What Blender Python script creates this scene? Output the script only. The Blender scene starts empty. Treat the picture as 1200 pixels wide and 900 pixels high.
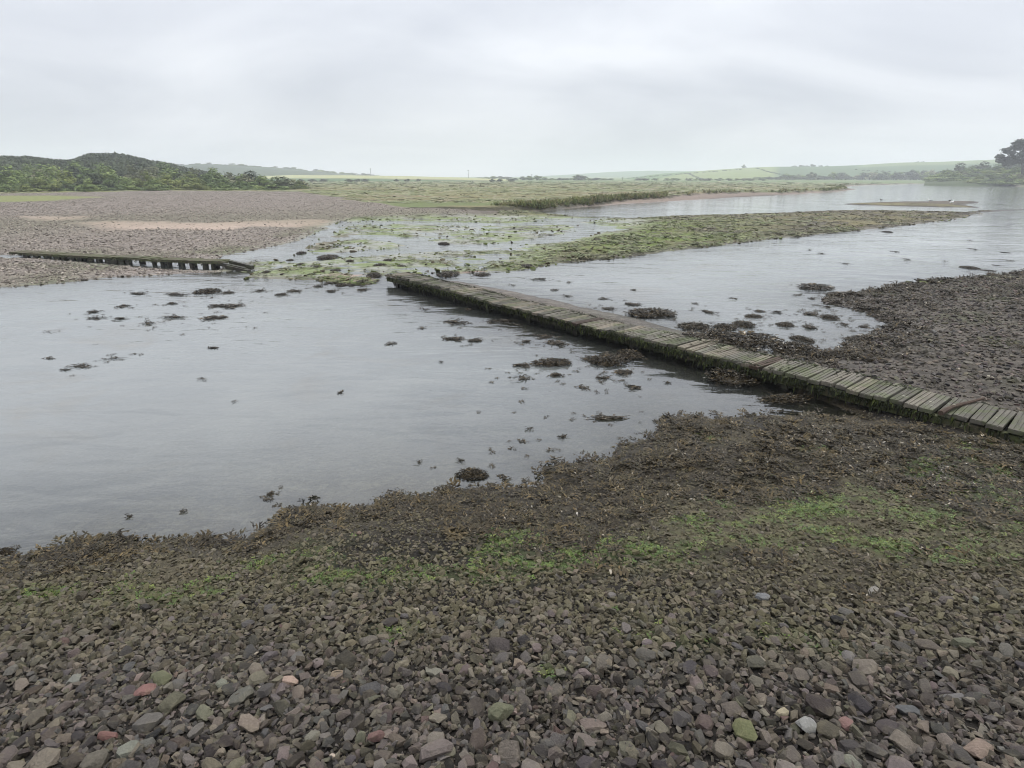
import bpy, bmesh, math, random
import numpy as np
from mathutils import Vector, Matrix, Euler

random.seed(7)
RNG = np.random.default_rng(11)
SC = bpy.context.scene
COL = SC.collection
R = math.radians

# ------------------------------------------------------------------ camera
F = 680.0                     # focal length in photo pixels (1200 wide)
HZ = 208.0                    # row of the horizon in the photograph
PITCH = math.atan((450 - HZ) / F)
CP, SP = math.cos(PITCH), math.sin(PITCH)
EYE = 2.6                     # metres above the water

cam_data = bpy.data.cameras.new('camera')
cam_data.sensor_width = 36.0
cam_data.lens = 36.0 * F / 1200.0
cam_data.clip_start = 0.05
cam_data.clip_end = 30000.0
cam = bpy.data.objects.new('camera', cam_data)
cam.location = (0, 0, EYE)
cam.rotation_euler = (math.pi / 2 - PITCH, 0, 0)
COL.objects.link(cam)
SC.camera = cam

# ------------------------------------------------------------------ light
SUN_EL, SUN_AZ = R(58), R(40)
world = bpy.data.worlds.new('World')
SC.world = world
world.use_nodes = True
wn, wl = world.node_tree.nodes, world.node_tree.links
wn.clear()
w_out = wn.new('ShaderNodeOutputWorld')
w_bg = wn.new('ShaderNodeBackground')
w_bg.inputs['Strength'].default_value = 0.1
w_sky = wn.new('ShaderNodeTexSky')
w_sky.sky_type = 'NISHITA'
w_sky.sun_disc = False
w_sky.sun_elevation = SUN_EL
w_sky.sun_rotation = SUN_AZ
w_geo = wn.new('ShaderNodeTexCoord')
w_sep = wn.new('ShaderNodeSeparateXYZ')
wl.new(w_geo.outputs['Generated'], w_sep.inputs[0])
# cloud deck: direction projected on a plane overhead
def wmath(op, a, b=None, clamp=False):
    n = wn.new('ShaderNodeMath'); n.operation = op; n.use_clamp = clamp
    for i, v in enumerate((a, b)):
        if v is None: continue
        if isinstance(v, (int, float)): n.inputs[i].default_value = v
        else: wl.new(v, n.inputs[i])
    return n.outputs[0]
w_z = wmath('MAXIMUM', w_sep.outputs['Z'], 0.0)
w_den = wmath('ADD', w_z, 0.28)
w_px = wmath('DIVIDE', w_sep.outputs['X'], w_den)
w_py = wmath('DIVIDE', w_sep.outputs['Y'], w_den)
w_cmb = wn.new('ShaderNodeCombineXYZ')
wl.new(w_px, w_cmb.inputs[0]); wl.new(w_py, w_cmb.inputs[1])
w_map = wn.new('ShaderNodeMapping')
w_map.inputs['Rotation'].default_value = (0, 0, R(-28))
w_map.inputs['Scale'].default_value = (0.95, 1.35, 1.0)
w_map.inputs['Location'].default_value = (3.1, 0.4, 0)
wl.new(w_cmb.outputs[0], w_map.inputs['Vector'])
w_noise = wn.new('ShaderNodeTexNoise')
w_noise.inputs['Scale'].default_value = 1.0
w_noise.inputs['Detail'].default_value = 5.0
w_noise.inputs['Roughness'].default_value = 0.48
w_noise.inputs['Distortion'].default_value = 0.5
wl.new(w_map.outputs[0], w_noise.inputs['Vector'])
w_ramp = wn.new('ShaderNodeValToRGB')
w_ramp.color_ramp.elements[0].position = 0.34
w_ramp.color_ramp.elements[0].color = (4.62, 4.86, 5.38, 1)
w_ramp.color_ramp.elements[1].position = 0.66
w_ramp.color_ramp.elements[1].color = (6.66, 6.84, 7.20, 1)
wl.new(w_noise.outputs['Fac'], w_ramp.inputs['Fac'])
# an overcast sky is brightest overhead (CIE overcast distribution)
w_up = wmath('MULTIPLY_ADD', wmath('POWER', w_z, 1.25), 1.75)
wn_last = w_up.node; wn_last.inputs[2].default_value = 1.0
w_scl = wn.new('ShaderNodeVectorMath'); w_scl.operation = 'SCALE'
wl.new(w_ramp.outputs['Color'], w_scl.inputs[0]); wl.new(w_up, w_scl.inputs['Scale'])
w_mix = wn.new('ShaderNodeMix'); w_mix.data_type = 'RGBA'
w_mix.inputs['Factor'].default_value = 0.94          # share of the cloud deck over the clear sky
wl.new(w_sky.outputs[0], w_mix.inputs[6]); wl.new(w_scl.outputs[0], w_mix.inputs[7])
wl.new(w_mix.outputs[2], w_bg.inputs['Color'])
wl.new(w_bg.outputs[0], w_out.inputs['Surface'])

sun_data = bpy.data.lights.new('sun', 'SUN')
sun_data.energy = 1.5
sun_data.angle = R(16)
sun_data.color = (1.0, 0.97, 0.92)
sun = bpy.data.objects.new('sun', sun_data)
COL.objects.link(sun)
sd_ = Vector((math.sin(SUN_AZ) * math.cos(SUN_EL), math.cos(SUN_AZ) * math.cos(SUN_EL), math.sin(SUN_EL)))
sun.rotation_euler = sd_.to_track_quat('Z', 'Y').to_euler()
sun.location = (0, 0, 60)

SC.view_settings.view_transform = 'Standard'
SC.view_settings.look = 'None'
SC.view_settings.exposure = 0.28
SC.view_settings.gamma = 1.0
SC.view_settings.use_curve_mapping = False
cy = SC.cycles
cy.use_adaptive_sampling = True
cy.adaptive_threshold = 0.014
cy.filter_width = 1.0
cy.max_bounces = 6
cy.diffuse_bounces = 3
cy.glossy_bounces = 3
cy.transmission_bounces = 4
cy.volume_bounces = 1
cy.transparent_max_bounces = 10
cy.caustics_reflective = False
cy.caustics_refractive = False
cy.use_denoising = True
cy.time_limit = 1000

# ------------------------------------------------------------------ helpers: places
def P(u, v, z=0.0):
    """photo pixel -> point on the horizontal plane z (world metres)"""
    u = np.asarray(u, float); v = np.asarray(v, float)
    dx = (u - 600) / F
    k = (450 - v) / F
    dy = CP + k * SP
    dz = -SP + k * CP
    t = (z - EYE) / dz
    return t * dx, t * dy

def at_range(u, v, r):
    """photo pixel -> point at horizontal distance r"""
    dx = (u - 600) / F
    k = (450 - v) / F
    dy = CP + k * SP
    dz = -SP + k * CP
    t = r / math.hypot(dx, dy)
    return Vector((t * dx, t * dy, EYE + t * dz))

def poly(pts, z=0.0):
    a = np.array(pts, float)
    x, y = P(a[:, 0], a[:, 1], z)
    return np.stack([x, y], 1)

# ------------------------------------------------------------------ helpers: noise
def vnoise(x, y, seed=0):
    xi = np.floor(x).astype(np.int64); yi = np.floor(y).astype(np.int64)
    fx = x - xi; fy = y - yi
    fx = fx * fx * (3 - 2 * fx); fy = fy * fy * (3 - 2 * fy)
    def h(a, b):
        n = (a * 374761393 + b * 668265263 + seed * 1442695041) & 0xFFFFFFFF
        n = ((n ^ (n >> 13)) * 1274126177) & 0xFFFFFFFF
        n = n ^ (n >> 16)
        return (n & 0xFFFFFF) / float(0xFFFFFF)
    a = h(xi, yi); b = h(xi + 1, yi); c = h(xi, yi + 1); d = h(xi + 1, yi + 1)
    return (a * (1 - fx) + b * fx) * (1 - fy) + (c * (1 - fx) + d * fx) * fy

def fbm(x, y, seed=0, octaves=4, gain=0.5):
    s = 0.0; amp = 1.0; tot = 0.0
    for o in range(octaves):
        s = s + amp * vnoise(x * (2.03 ** o), y * (2.03 ** o), seed + o * 17)
        tot += amp; amp *= gain
    return s / tot * 2 - 1      # -1..1

def sstep(a, b, x):
    t = np.clip((x - a) / (b - a), 0, 1)
    return t * t * (3 - 2 * t)

def sdist(x, y, pl):
    """signed distance to a closed polygon, negative inside"""
    d2 = np.full(x.shape, 1e18); inside = np.zeros(x.shape, bool)
    n = len(pl)
    for i in range(n):
        ax, ay = pl[i]; bx, by = pl[(i + 1) % n]
        ex, ey = bx - ax, by - ay
        wx, wy = x - ax, y - ay
        t = np.clip((wx * ex + wy * ey) / (ex * ex + ey * ey + 1e-12), 0, 1)
        d2 = np.minimum(d2, (wx - ex * t) ** 2 + (wy - ey * t) ** 2)
        c = ((ay <= y) & (by > y)) | ((by <= y) & (ay > y))
        if abs(ey) > 1e-12:
            inside ^= c & (x < ax + (y - ay) * ex / ey)
    d = np.sqrt(d2)
    return np.where(inside, -d, d)

def ldist(x, y, pl):
    d2 = np.full(x.shape, 1e18)
    for i in range(len(pl) - 1):
        ax, ay = pl[i]; bx, by = pl[i + 1]
        ex, ey = bx - ax, by - ay
        wx, wy = x - ax, y - ay
        t = np.clip((wx * ex + wy * ey) / (ex * ex + ey * ey + 1e-12), 0, 1)
        d2 = np.minimum(d2, (wx - ex * t) ** 2 + (wy - ey * t) ** 2)
    return np.sqrt(d2)

# ------------------------------------------------------------------ the lie of the land
W_LEFT = poly([(-260, 760), (-60, 668), (0, 652), (30, 650), (60, 642), (115, 631), (145, 628), (178, 640), (205, 632),
               (245, 630), (282, 634), (312, 618), (335, 594), (372, 592), (402, 598), (440, 592), (458, 579), (502, 582),
               (545, 573), (590, 574), (640, 570), (634, 548), (682, 541), (716, 545), (727, 521), (768, 512),
               (778, 490), (832, 493), (880, 488), (960, 488), (1010, 487), (900, 447), (760, 404), (620, 364), (500, 334),
               (452, 324), (432, 333), (400, 334), (385, 326), (340, 328), (300, 325), (285, 319), (262, 319),
               (210, 321), (130, 325), (60, 333), (0, 337), (-200, 350), (-420, 420), (-700, 560), (-900, 900)])
W_RIGHT = poly([(470, 322), (530, 321), (600, 318), (660, 308), (740, 301), (830, 289), (900, 281), (1000, 271), (1080, 262),
                (1128, 255), (1150, 249), (1200, 246), (1330, 244), (1600, 238), (1600, 300), (1300, 311), (1200, 318),
                (1150, 324), (1090, 329), (1030, 339), (975, 347), (962, 354), (1005, 362), (1045, 380), (1015, 394),
                (1000, 404), (962, 416), (940, 423), (860, 404), (740, 372), (620, 345), (540, 330)])
W_RIVER = poly([(628, 248.5), (650, 245), (720, 240), (800, 235), (900, 229.5), (990, 224), (1004, 221.5), (985, 219.5), (1005, 217.5),
                (1060, 216), (1112, 214.6), (1125, 215.6), (1200, 218.5), (1400, 221), (1700, 223), (1700, 240), (1330, 243.5),
                (1200, 245), (1150, 247), (1128, 248.5), (1060, 247.5), (990, 246.5), (900, 250), (800, 253), (740, 256), (680, 254.5)])
W_POOL = poly([(-60, 297), (10, 299), (60, 301), (140, 305), (240, 310), (264, 312), (255, 317), (200, 316), (120, 309), (40, 303), (-60, 301)])
W_STREAM = poly([(250, 309), (262, 300), (300, 293), (345, 283), (378, 270), (392, 262), (402, 259), (440, 262),
                 (425, 272), (398, 284), (375, 292), (340, 300), (300, 307), (275, 311)])
WATERS = [W_LEFT, W_RIGHT, W_RIVER, W_POOL, W_STREAM]
SANDBAR = poly([(986, 239.2), (1010, 237.6), (1050, 236.4), (1100, 235.6), (1140, 235.8), (1155, 237.5), (1130, 240.5), (1150, 243.3),
                (1105, 243.0), (1050, 241.8), (1000, 240.2)])
FLATS = poly([(282, 322), (290, 310), (330, 299), (360, 288), (395, 264), (420, 257), (520, 255), (600, 253.5), (680, 255), (760, 258),
              (745, 270), (690, 280), (640, 293), (600, 306), (540, 320), (470, 321), (430, 330), (380, 325)])
RILLS = [poly([(640, 257), (700, 266), (660, 280), (600, 286), (520, 292), (440, 297), (390, 300), (340, 303)]),
         poly([(690, 256), (640, 262), (560, 264), (470, 261), (400, 262)]),
         poly([(520, 292), (480, 284), (430, 277), (400, 280)])]
MARSH = poly([(-3000, 232), (-400, 231), (0, 229.5), (200, 226), (345, 227), (420, 238), (470, 243), (545, 243.5), (600, 243), (650, 240),
              (700, 236), (735, 231.5), (775, 230), (815, 226.5), (870, 224.6), (925, 224.2), (985, 221.5), (995, 219.4), (975, 217.8), (1000, 216), (1060, 214.6),
              (1112, 213.6), (1128, 214.4), (1200, 217.3), (1400, 219.5), (1700, 221), (4000, 221), (3000, 209.2), (-2500, 209.2)], 0.4)
DECK_Z = 0.23
fa = np.array(P(455, 323, DECK_Z)); fb = np.array(P(1200, 507, DECK_Z))
DECK_DIR = (fb - fa) / np.linalg.norm(fb - fa)       # towards the camera side (right)
DECK_NRM = np.array([-DECK_DIR[1], DECK_DIR[0]])     # towards the far side
if DECK_NRM[1] < 0: DECK_NRM = -DECK_NRM
DECK_W = 0.66

def water_sd(x, y):
    d = np.hypot(x, y)
    wob = fbm(x / 0.55, y / 0.55, 3) * 0.16 * sstep(60, 6, d) + fbm(x / 3.0, y / 3.0, 5) * np.minimum(0.012 * d, 0.9)
    sd = np.full(x.shape, 1e9)
    for pl in WATERS:
        sd = np.minimum(sd, sdist(x, y, pl))
    sd = np.maximum(sd, -sdist(x, y, SANDBAR))
    return sd + wob * sstep(0, 0.4, np.abs(sd) + 0.1)

def ground(x, y, full=False):
    x = np.asarray(x, float); y = np.asarray(y, float)
    shp = x.shape
    x = x.ravel(); y = y.ravel()
    d = np.hypot(x, y)
    sd = water_sd(x, y)
    n1 = fbm(x / 1.4, y / 1.4, 21); n2 = fbm(x / 0.35, y / 0.35, 22, 3)
    pos = np.maximum(sd, 0)
    # near beach (this side of the boardwalk)
    side = (x - fa[0]) * DECK_NRM[0] + (y - fa[1]) * DECK_NRM[1]      # > 0 beyond the walkway's front edge
    near = sstep(0.9, 0.1, side) * sstep(11, 8, y) * sstep(-15, -9, x)
    plane = np.maximum(1.0 - 0.215 * y + 0.02 * np.abs(x), 0.11 + 0.03 * n1)
    a, b = 0.26 * pos, plane
    k = 0.12
    h = np.clip(0.5 + 0.5 * (b - a) / k, 0, 1)
    zb = b * (1 - h) + a * h - k * h * (1 - h)
    zb = np.maximum(zb, 0.0) + 0.016 * n1 * sstep(0, .4, pos) + 0.010 * n2
    # the other land
    left = sstep(-1.5, -6.0, x) * sstep(10, 16, y)
    cap = 0.20 + 0.5 * left
    slope = 0.06 + 0.0 * left
    zo = cap * (1 - np.exp(-slope * pos / cap)) + 0.02 * n1 * sstep(0, 2, pos) + 0.008 * n2
    zo = zo + 0.06 * fbm(x / 9, y / 9, 31) * left * sstep(0, 6, pos)
    z = zb * near + zo * (1 - near)
    # under water
    dep = -np.minimum(0.12 * np.maximum(-sd, 0), 0.62) - 0.02 * n1 * sstep(0, 1, -sd)
    z = np.where(sd < 0, dep, z)
    # half-drained flats
    fl = sstep(1.5, -1.0, sdist(x, y, FLATS))
    rill = np.full(x.shape, 1e9)
    for r_ in RILLS: rill = np.minimum(rill, ldist(x, y, r_))
    zf = 0.014 + 0.052 * fbm(x / 1.3, y / 0.9, 41, 5, 0.6) - 0.06 * np.exp(-(rill / (0.45 + 0.012 * d)) ** 2) - 0.05 * np.exp(-(fbm(x / 3.2, y / 1.0, 43, 3) / 0.07) ** 2)
    z = z * (1 - fl) + zf * fl
    # marsh with its little eroded bank
    msd = -sdist(x, y, MARSH) + fbm(x / 4, y / 4, 51) * 1.6
    cliff = sstep(0.0, 0.7, msd)
    zm = 0.42 + 0.05 * n1 + 0.25 * sstep(10, 120, msd)
    z = np.where(msd > 0, np.maximum(z, z * (1 - cliff) + zm * cliff), z)
    # the far sheet rises very slightly so that it meets the hills
    z = z + sstep(420, 1500, d) * 3.0
    if full:
        return z.reshape(shp), sd.reshape(shp), msd.reshape(shp), fl.reshape(shp), near.reshape(shp), left.reshape(shp)
    return z.reshape(shp)

def PG(u, v):
    """photo pixel -> point on the ground surface"""
    u = np.atleast_1d(np.asarray(u, float)); v = np.atleast_1d(np.asarray(v, float))
    z = np.zeros(u.shape)
    for _ in range(9):
        x, y = P(u, v, z)
        z = 0.5 * z + 0.5 * ground(x, y)
    x, y = P(u, v, z)
    return x, y, z
def PG1(u, v):
    x, y, z = PG(u, v)
    return Vector((float(x[0]), float(y[0]), float(z[0])))

class Blob:
    """soft ellipse on the ground, given by a place and extent seen in the photograph"""
    def __init__(s, u, v, ru, rv, w=1.0):
        c = PG1(u, v); e = PG1(u + ru, v); t = PG1(u, v - rv)
        s.x, s.y = c.x, c.y
        s.a = max((e.xy - c.xy).length, 1e-3); s.b = max((t.xy - c.xy).length, 1e-3)
        ax = (t.xy - c.xy).normalized(); s.ax, s.ay = ax.x, ax.y; s.w = w
    def __call__(s, x, y):
        dx, dy = x - s.x, y - s.y
        p = dx * s.ax + dy * s.ay; q = -dx * s.ay + dy * s.ax
        return s.w * np.exp(-((q / s.a) ** 2 + (p / s.b) ** 2))
def blobs(x, y, lst):
    m = np.zeros(x.shape)
    for b in lst: m = np.maximum(m, b(x, y))
    return m

GREEN_NEAR = [Blob(*b) for b in [(60, 690, 34, 12, .8), (150, 690, 40, 10, .4), (265, 682, 80, 12, .9), (300, 665, 60, 8, .6), (420, 664, 60, 13, .9), (480, 668, 50, 14, .7),
    (585, 655, 50, 18, .9), (600, 632, 50, 12, .7), (660, 655, 50, 12, .9), (740, 642, 70, 14, 1), (800, 640, 60, 14, .9), (860, 615, 70, 20, 1), (960, 592, 46, 16, 1),
    (1000, 632, 100, 12, .9), (1080, 600, 70, 20, .6), (1130, 640, 70, 12, .5), (1130, 572, 50, 22, .8), (1185, 545, 50, 18, .9), (965, 533, 18, 6, 1), (1095, 545, 30, 9, .7),
    (832, 511, 14, 7, .9), (1160, 590, 60, 20, .5), (645, 790, 14, 7, .9), (1050, 590, 50, 14, .6), (940, 750, 60, 14, .3), (780, 740, 60, 16, .4), (450, 740, 40, 12, .4)]]
def ground_poly(pts):
    a = np.array(pts, float); x, y, _ = PG(a[:, 0], a[:, 1])
    return np.stack([x, y], 1)
YSTRIP = ground_poly([(-300, 229.5), (0, 229.5), (70, 229.5), (130, 231), (60, 235), (0, 237), (-300, 238)])
SANDS = [ground_poly([(28, 254), (100, 254), (96, 257.5), (40, 258.5)]), ground_poly([(82, 261), (140, 258.5), (250, 262), (300, 259.5), (380, 257.5), (390, 262), (360, 268), (320, 266), (250, 268), (130, 269)])]
def weed_poly():
    pts = [(-120, 700), (0, 690), (70, 672), (150, 652), (330, 634), (440, 612), (540, 618), (600, 640), (660, 668), (740, 640), (790, 606), (900, 596), (1000, 570), (1060, 590), (1200, 628), (1330, 650),
           (1330, 540), (1190, 515), (1080, 505), (960, 483), (880, 484), (778, 486), (768, 508), (727, 517), (716, 541), (682, 537), (634, 544), (640, 566), (590, 570), (545, 569), (502, 578), (458, 575),
           (440, 588), (402, 594), (372, 586), (335, 590), (312, 614), (282, 630), (245, 626), (205, 628), (178, 636), (145, 622), (115, 626), (60, 638), (30, 646), (0, 650), (-120, 672)]
    a = np.array(pts, float)
    x, y, z = PG(a[:, 0], a[:, 1])
    return np.stack([x, y], 1)
WEED_POLY = weed_poly()
WEED_EXTRA = [Blob(*b) for b in [(880, 655, 70, 14, .8), (1000, 655, 60, 12, .6), (1130, 660, 60, 14, .7), (700, 672, 60, 10, .7), (560, 672, 60, 8, .5), (1180, 600, 50, 20, .6),
    (150, 668, 60, 8, .6), (420, 688, 40, 6, .4), (1090, 700, 30, 6, .5), (1000, 700, 60, 8, .4)]]
def weed_mask(x, y):
    s = sdist(x, y, WEED_POLY)
    m = sstep(0.25, -0.25, s + 0.35 * fbm(x / 0.5, y / 0.5, 61))
    m = np.maximum(m, blobs(x, y, WEED_EXTRA))
    m = m * sstep(-0.55, 0.1, fbm(x / 0.8, y / 0.8, 62) + 0.35 * m)
    return np.clip(m, 0, 1)
def green_mask(x, y):
    g = blobs(x, y, GREEN_NEAR)
    return np.clip(g * sstep(-0.38, 0.34, fbm(x / 0.42, y / 0.26, 63, 5, 0.65)) * 1.25, 0, 1)

# ------------------------------------------------------------------ helpers: objects and materials
def tag(o, label=None, cat=None, group=None, kind=None):
    if label: o['label'] = label
    if cat: o['category'] = cat
    if group: o['group'] = group
    if kind: o['kind'] = kind
    return o
def link(name, me, mat=None, parent=None):
    o = bpy.data.objects.new(name, me)
    if mat is not None and not me.materials: me.materials.append(mat)
    COL.objects.link(o)
    if parent is not None: o.parent = parent
    return o
def empty(name, loc=(0, 0, 0), rz=0):
    o = bpy.data.objects.new(name, None)
    o.location = loc; o.rotation_euler = (0, 0, rz); o.empty_display_size = 0.2
    COL.objects.link(o)
    return o
def mesh_np(name, verts, faces, smooth=False):
    """verts (n,3), faces (m,k) arrays"""
    verts = np.asarray(verts, np.float32); faces = np.asarray(faces, np.int32)
    me = bpy.data.meshes.new(name)
    me.vertices.add(len(verts)); me.vertices.foreach_set('co', verts.ravel())
    k = faces.shape[1]
    me.loops.add(faces.size); me.loops.foreach_set('vertex_index', faces.ravel())
    me.polygons.add(len(faces))
    me.polygons.foreach_set('loop_start', np.arange(0, faces.size, k, dtype=np.int32))
    me.polygons.foreach_set('loop_total', np.full(len(faces), k, np.int32))
    if smooth: me.polygons.foreach_set('use_smooth', np.ones(len(faces), bool))
    me.update(calc_edges=True)
    return me
def set_attr(me, name, typ, data, domain='POINT'):
    a = me.attributes.new(name, typ, domain)
    key = {'FLOAT': 'value', 'INT': 'value', 'FLOAT_VECTOR': 'vector', 'FLOAT_COLOR': 'color'}[typ]
    a.data.foreach_set(key, np.ascontiguousarray(data, np.int32 if typ == 'INT' else np.float32).ravel())
def rgba(c):
    c = np.asarray(c, float)
    return np.concatenate([c, np.ones(c.shape[:-1] + (1,))], -1)

class Mat:
    """tiny node-material writer"""
    def __init__(s, name):
        s.m = bpy.data.materials.new(name); s.m.use_nodes = True
        s.n, s.l = s.m.node_tree.nodes, s.m.node_tree.links
        s.n.clear()
        s.out = s.n.new('ShaderNodeOutputMaterial')
    def node(s, t, **kw):
        n = s.n.new(t)
        for k, v in kw.items(): setattr(n, k, v)
        return n
    def put(s, inp, v):
        if isinstance(v, bpy.types.NodeSocket): s.l.new(v, inp)
        elif isinstance(v, (tuple, list)) and len(v) == 3 and inp.type == 'RGBA': inp.default_value = (*v, 1)
        else: inp.default_value = v
    def math(s, op, a, b=0.0, c=0.0, clamp=False):
        n = s.node('ShaderNodeMath', operation=op, use_clamp=clamp)
        s.put(n.inputs[0], a); s.put(n.inputs[1], b); s.put(n.inputs[2], c)
        return n.outputs[0]
    def mix(s, f, a, b, mode='MIX'):
        n = s.node('ShaderNodeMix', data_type='RGBA', blend_type=mode)
        s.put(n.inputs[0], f); s.put(n.inputs[6], a); s.put(n.inputs[7], b)
        return n.outputs[2]
    def noise(s, scale, detail=4, rough=0.55, vec=None, dist=0.0):
        n = s.node('ShaderNodeTexNoise')
        n.inputs['Scale'].default_value = scale; n.inputs['Detail'].default_value = detail
        n.inputs['Roughness'].default_value = rough; n.inputs['Distortion'].default_value = dist
        if vec is not None: s.l.new(vec, n.inputs['Vector'])
        return n
    def ramp(s, f, stops):
        n = s.node('ShaderNodeValToRGB')
        el = n.color_ramp.elements
        while len(el) < len(stops): el.new(0.5)
        for e, (p, c) in zip(el, stops):
            e.position = p; e.color = (*c, 1) if len(c) == 3 else c
        s.put(n.inputs[0], f)
        return n.outputs[0]
    def pos(s):
        return s.node('ShaderNodeNewGeometry').outputs['Position']
    def objco(s):
        return s.node('ShaderNodeTexCoord').outputs['Object']
    def attr(s, name, typ='GEOMETRY'):
        n = s.node('ShaderNodeAttribute'); n.attribute_name = name; n.attribute_type = typ
        return n
    def bump(s, h, strength=0.5, dist=0.02):
        n = s.node('ShaderNodeBump'); n.inputs['Strength'].default_value = strength; n.inputs['Distance'].default_value = dist
        s.put(n.inputs['Height'], h)
        return n.outputs[0]
    def principled(s, col, rough=0.8, normal=None, spec=0.4, **kw):
        p = s.node('ShaderNodeBsdfPrincipled')
        s.put(p.inputs['Base Color'], col); s.put(p.inputs['Roughness'], rough)
        p.inputs['Specular IOR Level'].default_value = spec
        if normal is not None: s.l.new(normal, p.inputs['Normal'])
        for k, v in kw.items(): s.put(p.inputs[k], v)
        s.l.new(p.outputs[0], s.out.inputs['Surface'])
        return p

# ------------------------------------------------------------------ ground sheet
def build_ground():
    s = [0.30]
    while s[-1] < 1700: s.append(s[-1] + max(0.36, s[-1] * 0.0078))
    rr = EYE * F / CP / np.array(s)[::-1] / 1.06
    rr = np.concatenate([[0.25, 0.45, 0.65], rr[rr > 0.8]])
    fwd = np.radians(np.linspace(-50, 50, 440))
    rest = np.radians(np.linspace(50, 310, 84)[1:-1])
    th = np.concatenate([fwd, rest])                     # closed ring
    RR, TH = np.meshgrid(rr, th, indexing='ij')
    X, Y = RR * np.sin(TH), RR * np.cos(TH)
    Z, SD, MSD, FL, NEAR, LEFT = ground(X, Y, True)
    nr, nt = X.shape
    D = np.hypot(X, Y)
    # ---- colours of the things the ground is made of
    n1 = fbm(X / 2.2, Y / 2.2, 71); n2 = fbm(X / 0.5, Y / 0.5, 72); n3 = fbm(X / 11, Y / 11, 73); n4 = fbm(X / 30, Y / 18, 74)
    def C(*c): return np.array(c, float)
    col = np.empty(X.shape + (3,)); col[:] = C(.115, .098, .080)
    speck = np.full(X.shape, 0.55)
    def lay(m, c):
        nonlocal col
        m = np.clip(m, 0, 1)[..., None]
        col = col * (1 - m) + np.asarray(c) * m
    # near beach fine gravel and mud between stones
    lay(NEAR, C(.020, .017, .014))  # ground tone darkened to paint shade into the gaps between stones
    lay(NEAR * sstep(-.2, .6, n1) * sstep(2.2, 3.2, Y) * .8, C(.105, .090, .058))
    # left shingle: purple-grey stones
    lay(LEFT, C(.205, .175, .150))
    lay(LEFT * sstep(-.1, .5, n3) * .6, C(.168, .148, .115))
    lay(LEFT * sstep(-.1, .5, n4) * sstep(24, 34, D) * .5, C(.135, .130, .075))
    # sand
    lay(sstep(2, -2, sdist(X, Y, YSTRIP) + 2 * n1), C(.185, .195, .078))
    for pl in SANDS:
        w = 1.0; s_ = sdist(X, Y, pl) + 1.2 * n1
        lay(sstep(.8, -.8, s_) * w * (1 - .25 * sstep(0, .8, n2)), C(.40, .31, .255))
        speck = speck * (1 - .75 * sstep(.8, -.8, s_))
    # algae film along the left lagoon's rim and between the shingle ridges
    rim = LEFT * sstep(2.4, 0.5, SD) * sstep(-.3, .3, n1) * sstep(40, 28, D)
    lay(rim * .75, C(.085, .095, .040))
    lay(LEFT * np.exp(-((D - 41 - 4 * n4) / 5.0) ** 2) * .5, C(.12, .12, .07))
    # right flat of dark stones and weed
    rf = sstep(.5, 3, X) * (1 - NEAR) * sstep(24, 18, D)
    lay(rf, C(.085, .074, .062)); lay(rf * sstep(0, .5, n1) * .5, C(.07, .075, .04))
    # long bar between the river and the right lagoon
    u = 600 + F * X / np.maximum(Y * CP + (EYE - Z) * SP, .1)
    bar = (1 - NEAR) * sstep(15, 17, Y) * sstep(-2, 2, X) * (D < 75) * (1 - sstep(-.5, .5, MSD))
    lay(bar, C(.125, .112, .065))
    lay(bar * sstep(-.35, .35, n1 + .5 * n2), C(.175, .155, .080))
    greenbar = bar * sstep(13, 3, X - 4) * sstep(-.7, .2, n1 + .4 * n2) * sstep(48, 36, Y)
    lay(greenbar, C(.125, .165, .042))
    lay(bar * sstep(1.6, .2, SD) * .8, C(.075, .062, .045))
    lay(bar * sstep(.38, .6, n2) * .8, C(.045, .035, .022))
    # drained flats
    lay(FL, C(.26, .26, .22))  # paler base colour paints in the sheen of wet silt
    lay(FL * sstep(-.22, .18, fbm(X / 1.1, Y / .8, 81, 5, .6)), C(.150, .185, .060))
    lay(FL * sstep(.25, .5, fbm(X / .9, Y / .7, 82, 5, .6)) * .9, C(.075, .065, .040))
    lay(FL * sstep(.3, .55, fbm(X / 2.2, Y / 1.6, 83, 4)) * .8, C(.23, .22, .13))
    fg = FL * sstep(19.5, 17, Y) * sstep(-2.5, -0.5, X)
    lay(fg * sstep(-.5, .1, n1), C(.085, .135, .030))
    b_sand = blobs(X, Y, [Blob(408, 328, 36, 7, 1.2), Blob(560, 320, 40, 3, .8)])
    lay(sstep(.25, .7, b_sand + .15 * n2), C(.29, .215, .175))
    # sandbar and mud under the water
    lay((SD < .9) * (D > 55) * (X > 15) * (1 - sstep(0, .3, MSD)) * 1.0, C(.062, .055, .045))
    mudbank = sstep(9, 2, -MSD) * (MSD < 0) * (D > 48) * (X > 4)
    lay(mudbank * .9, C(.21, .165, .135))
    lay((SD < -.03) * 1.0 * (D < 30), C(.150, .135, .092))
    lay((SD < -.03) * sstep(-.1, .5, n1 + .4 * n2) * (D < 30), C(.25, .21, .145))
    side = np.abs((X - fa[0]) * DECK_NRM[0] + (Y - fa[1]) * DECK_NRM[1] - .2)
    lay((SD < .1) * np.exp(-(side / 1.35) ** 2) * (Y < 17), C(.040, .032, .020))  # weedy bed, darkened along the walkway to paint in its shade and reflection
    # marsh
    mm = sstep(.3, 1.0, MSD)
    lay(mm, C(.150, .160, .068))
    lay(mm * sstep(-.2, .5, n4) * .8, C(.205, .180, .090))
    lay(mm * sstep(0, .5, fbm(X / 25, Y / 9, 91)) * .7, C(.110, .140, .055))
    lay(mm * sstep(.15, .5, fbm(X / 14, Y / 6, 92)) * .6, C(.235, .175, .110))
    lay(mm * sstep(-40, -52, X) * (Y < 125), C(.16, .17, .055))
    lay(mm * sstep(150, 260, D), C(.125, .165, .070))
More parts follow.
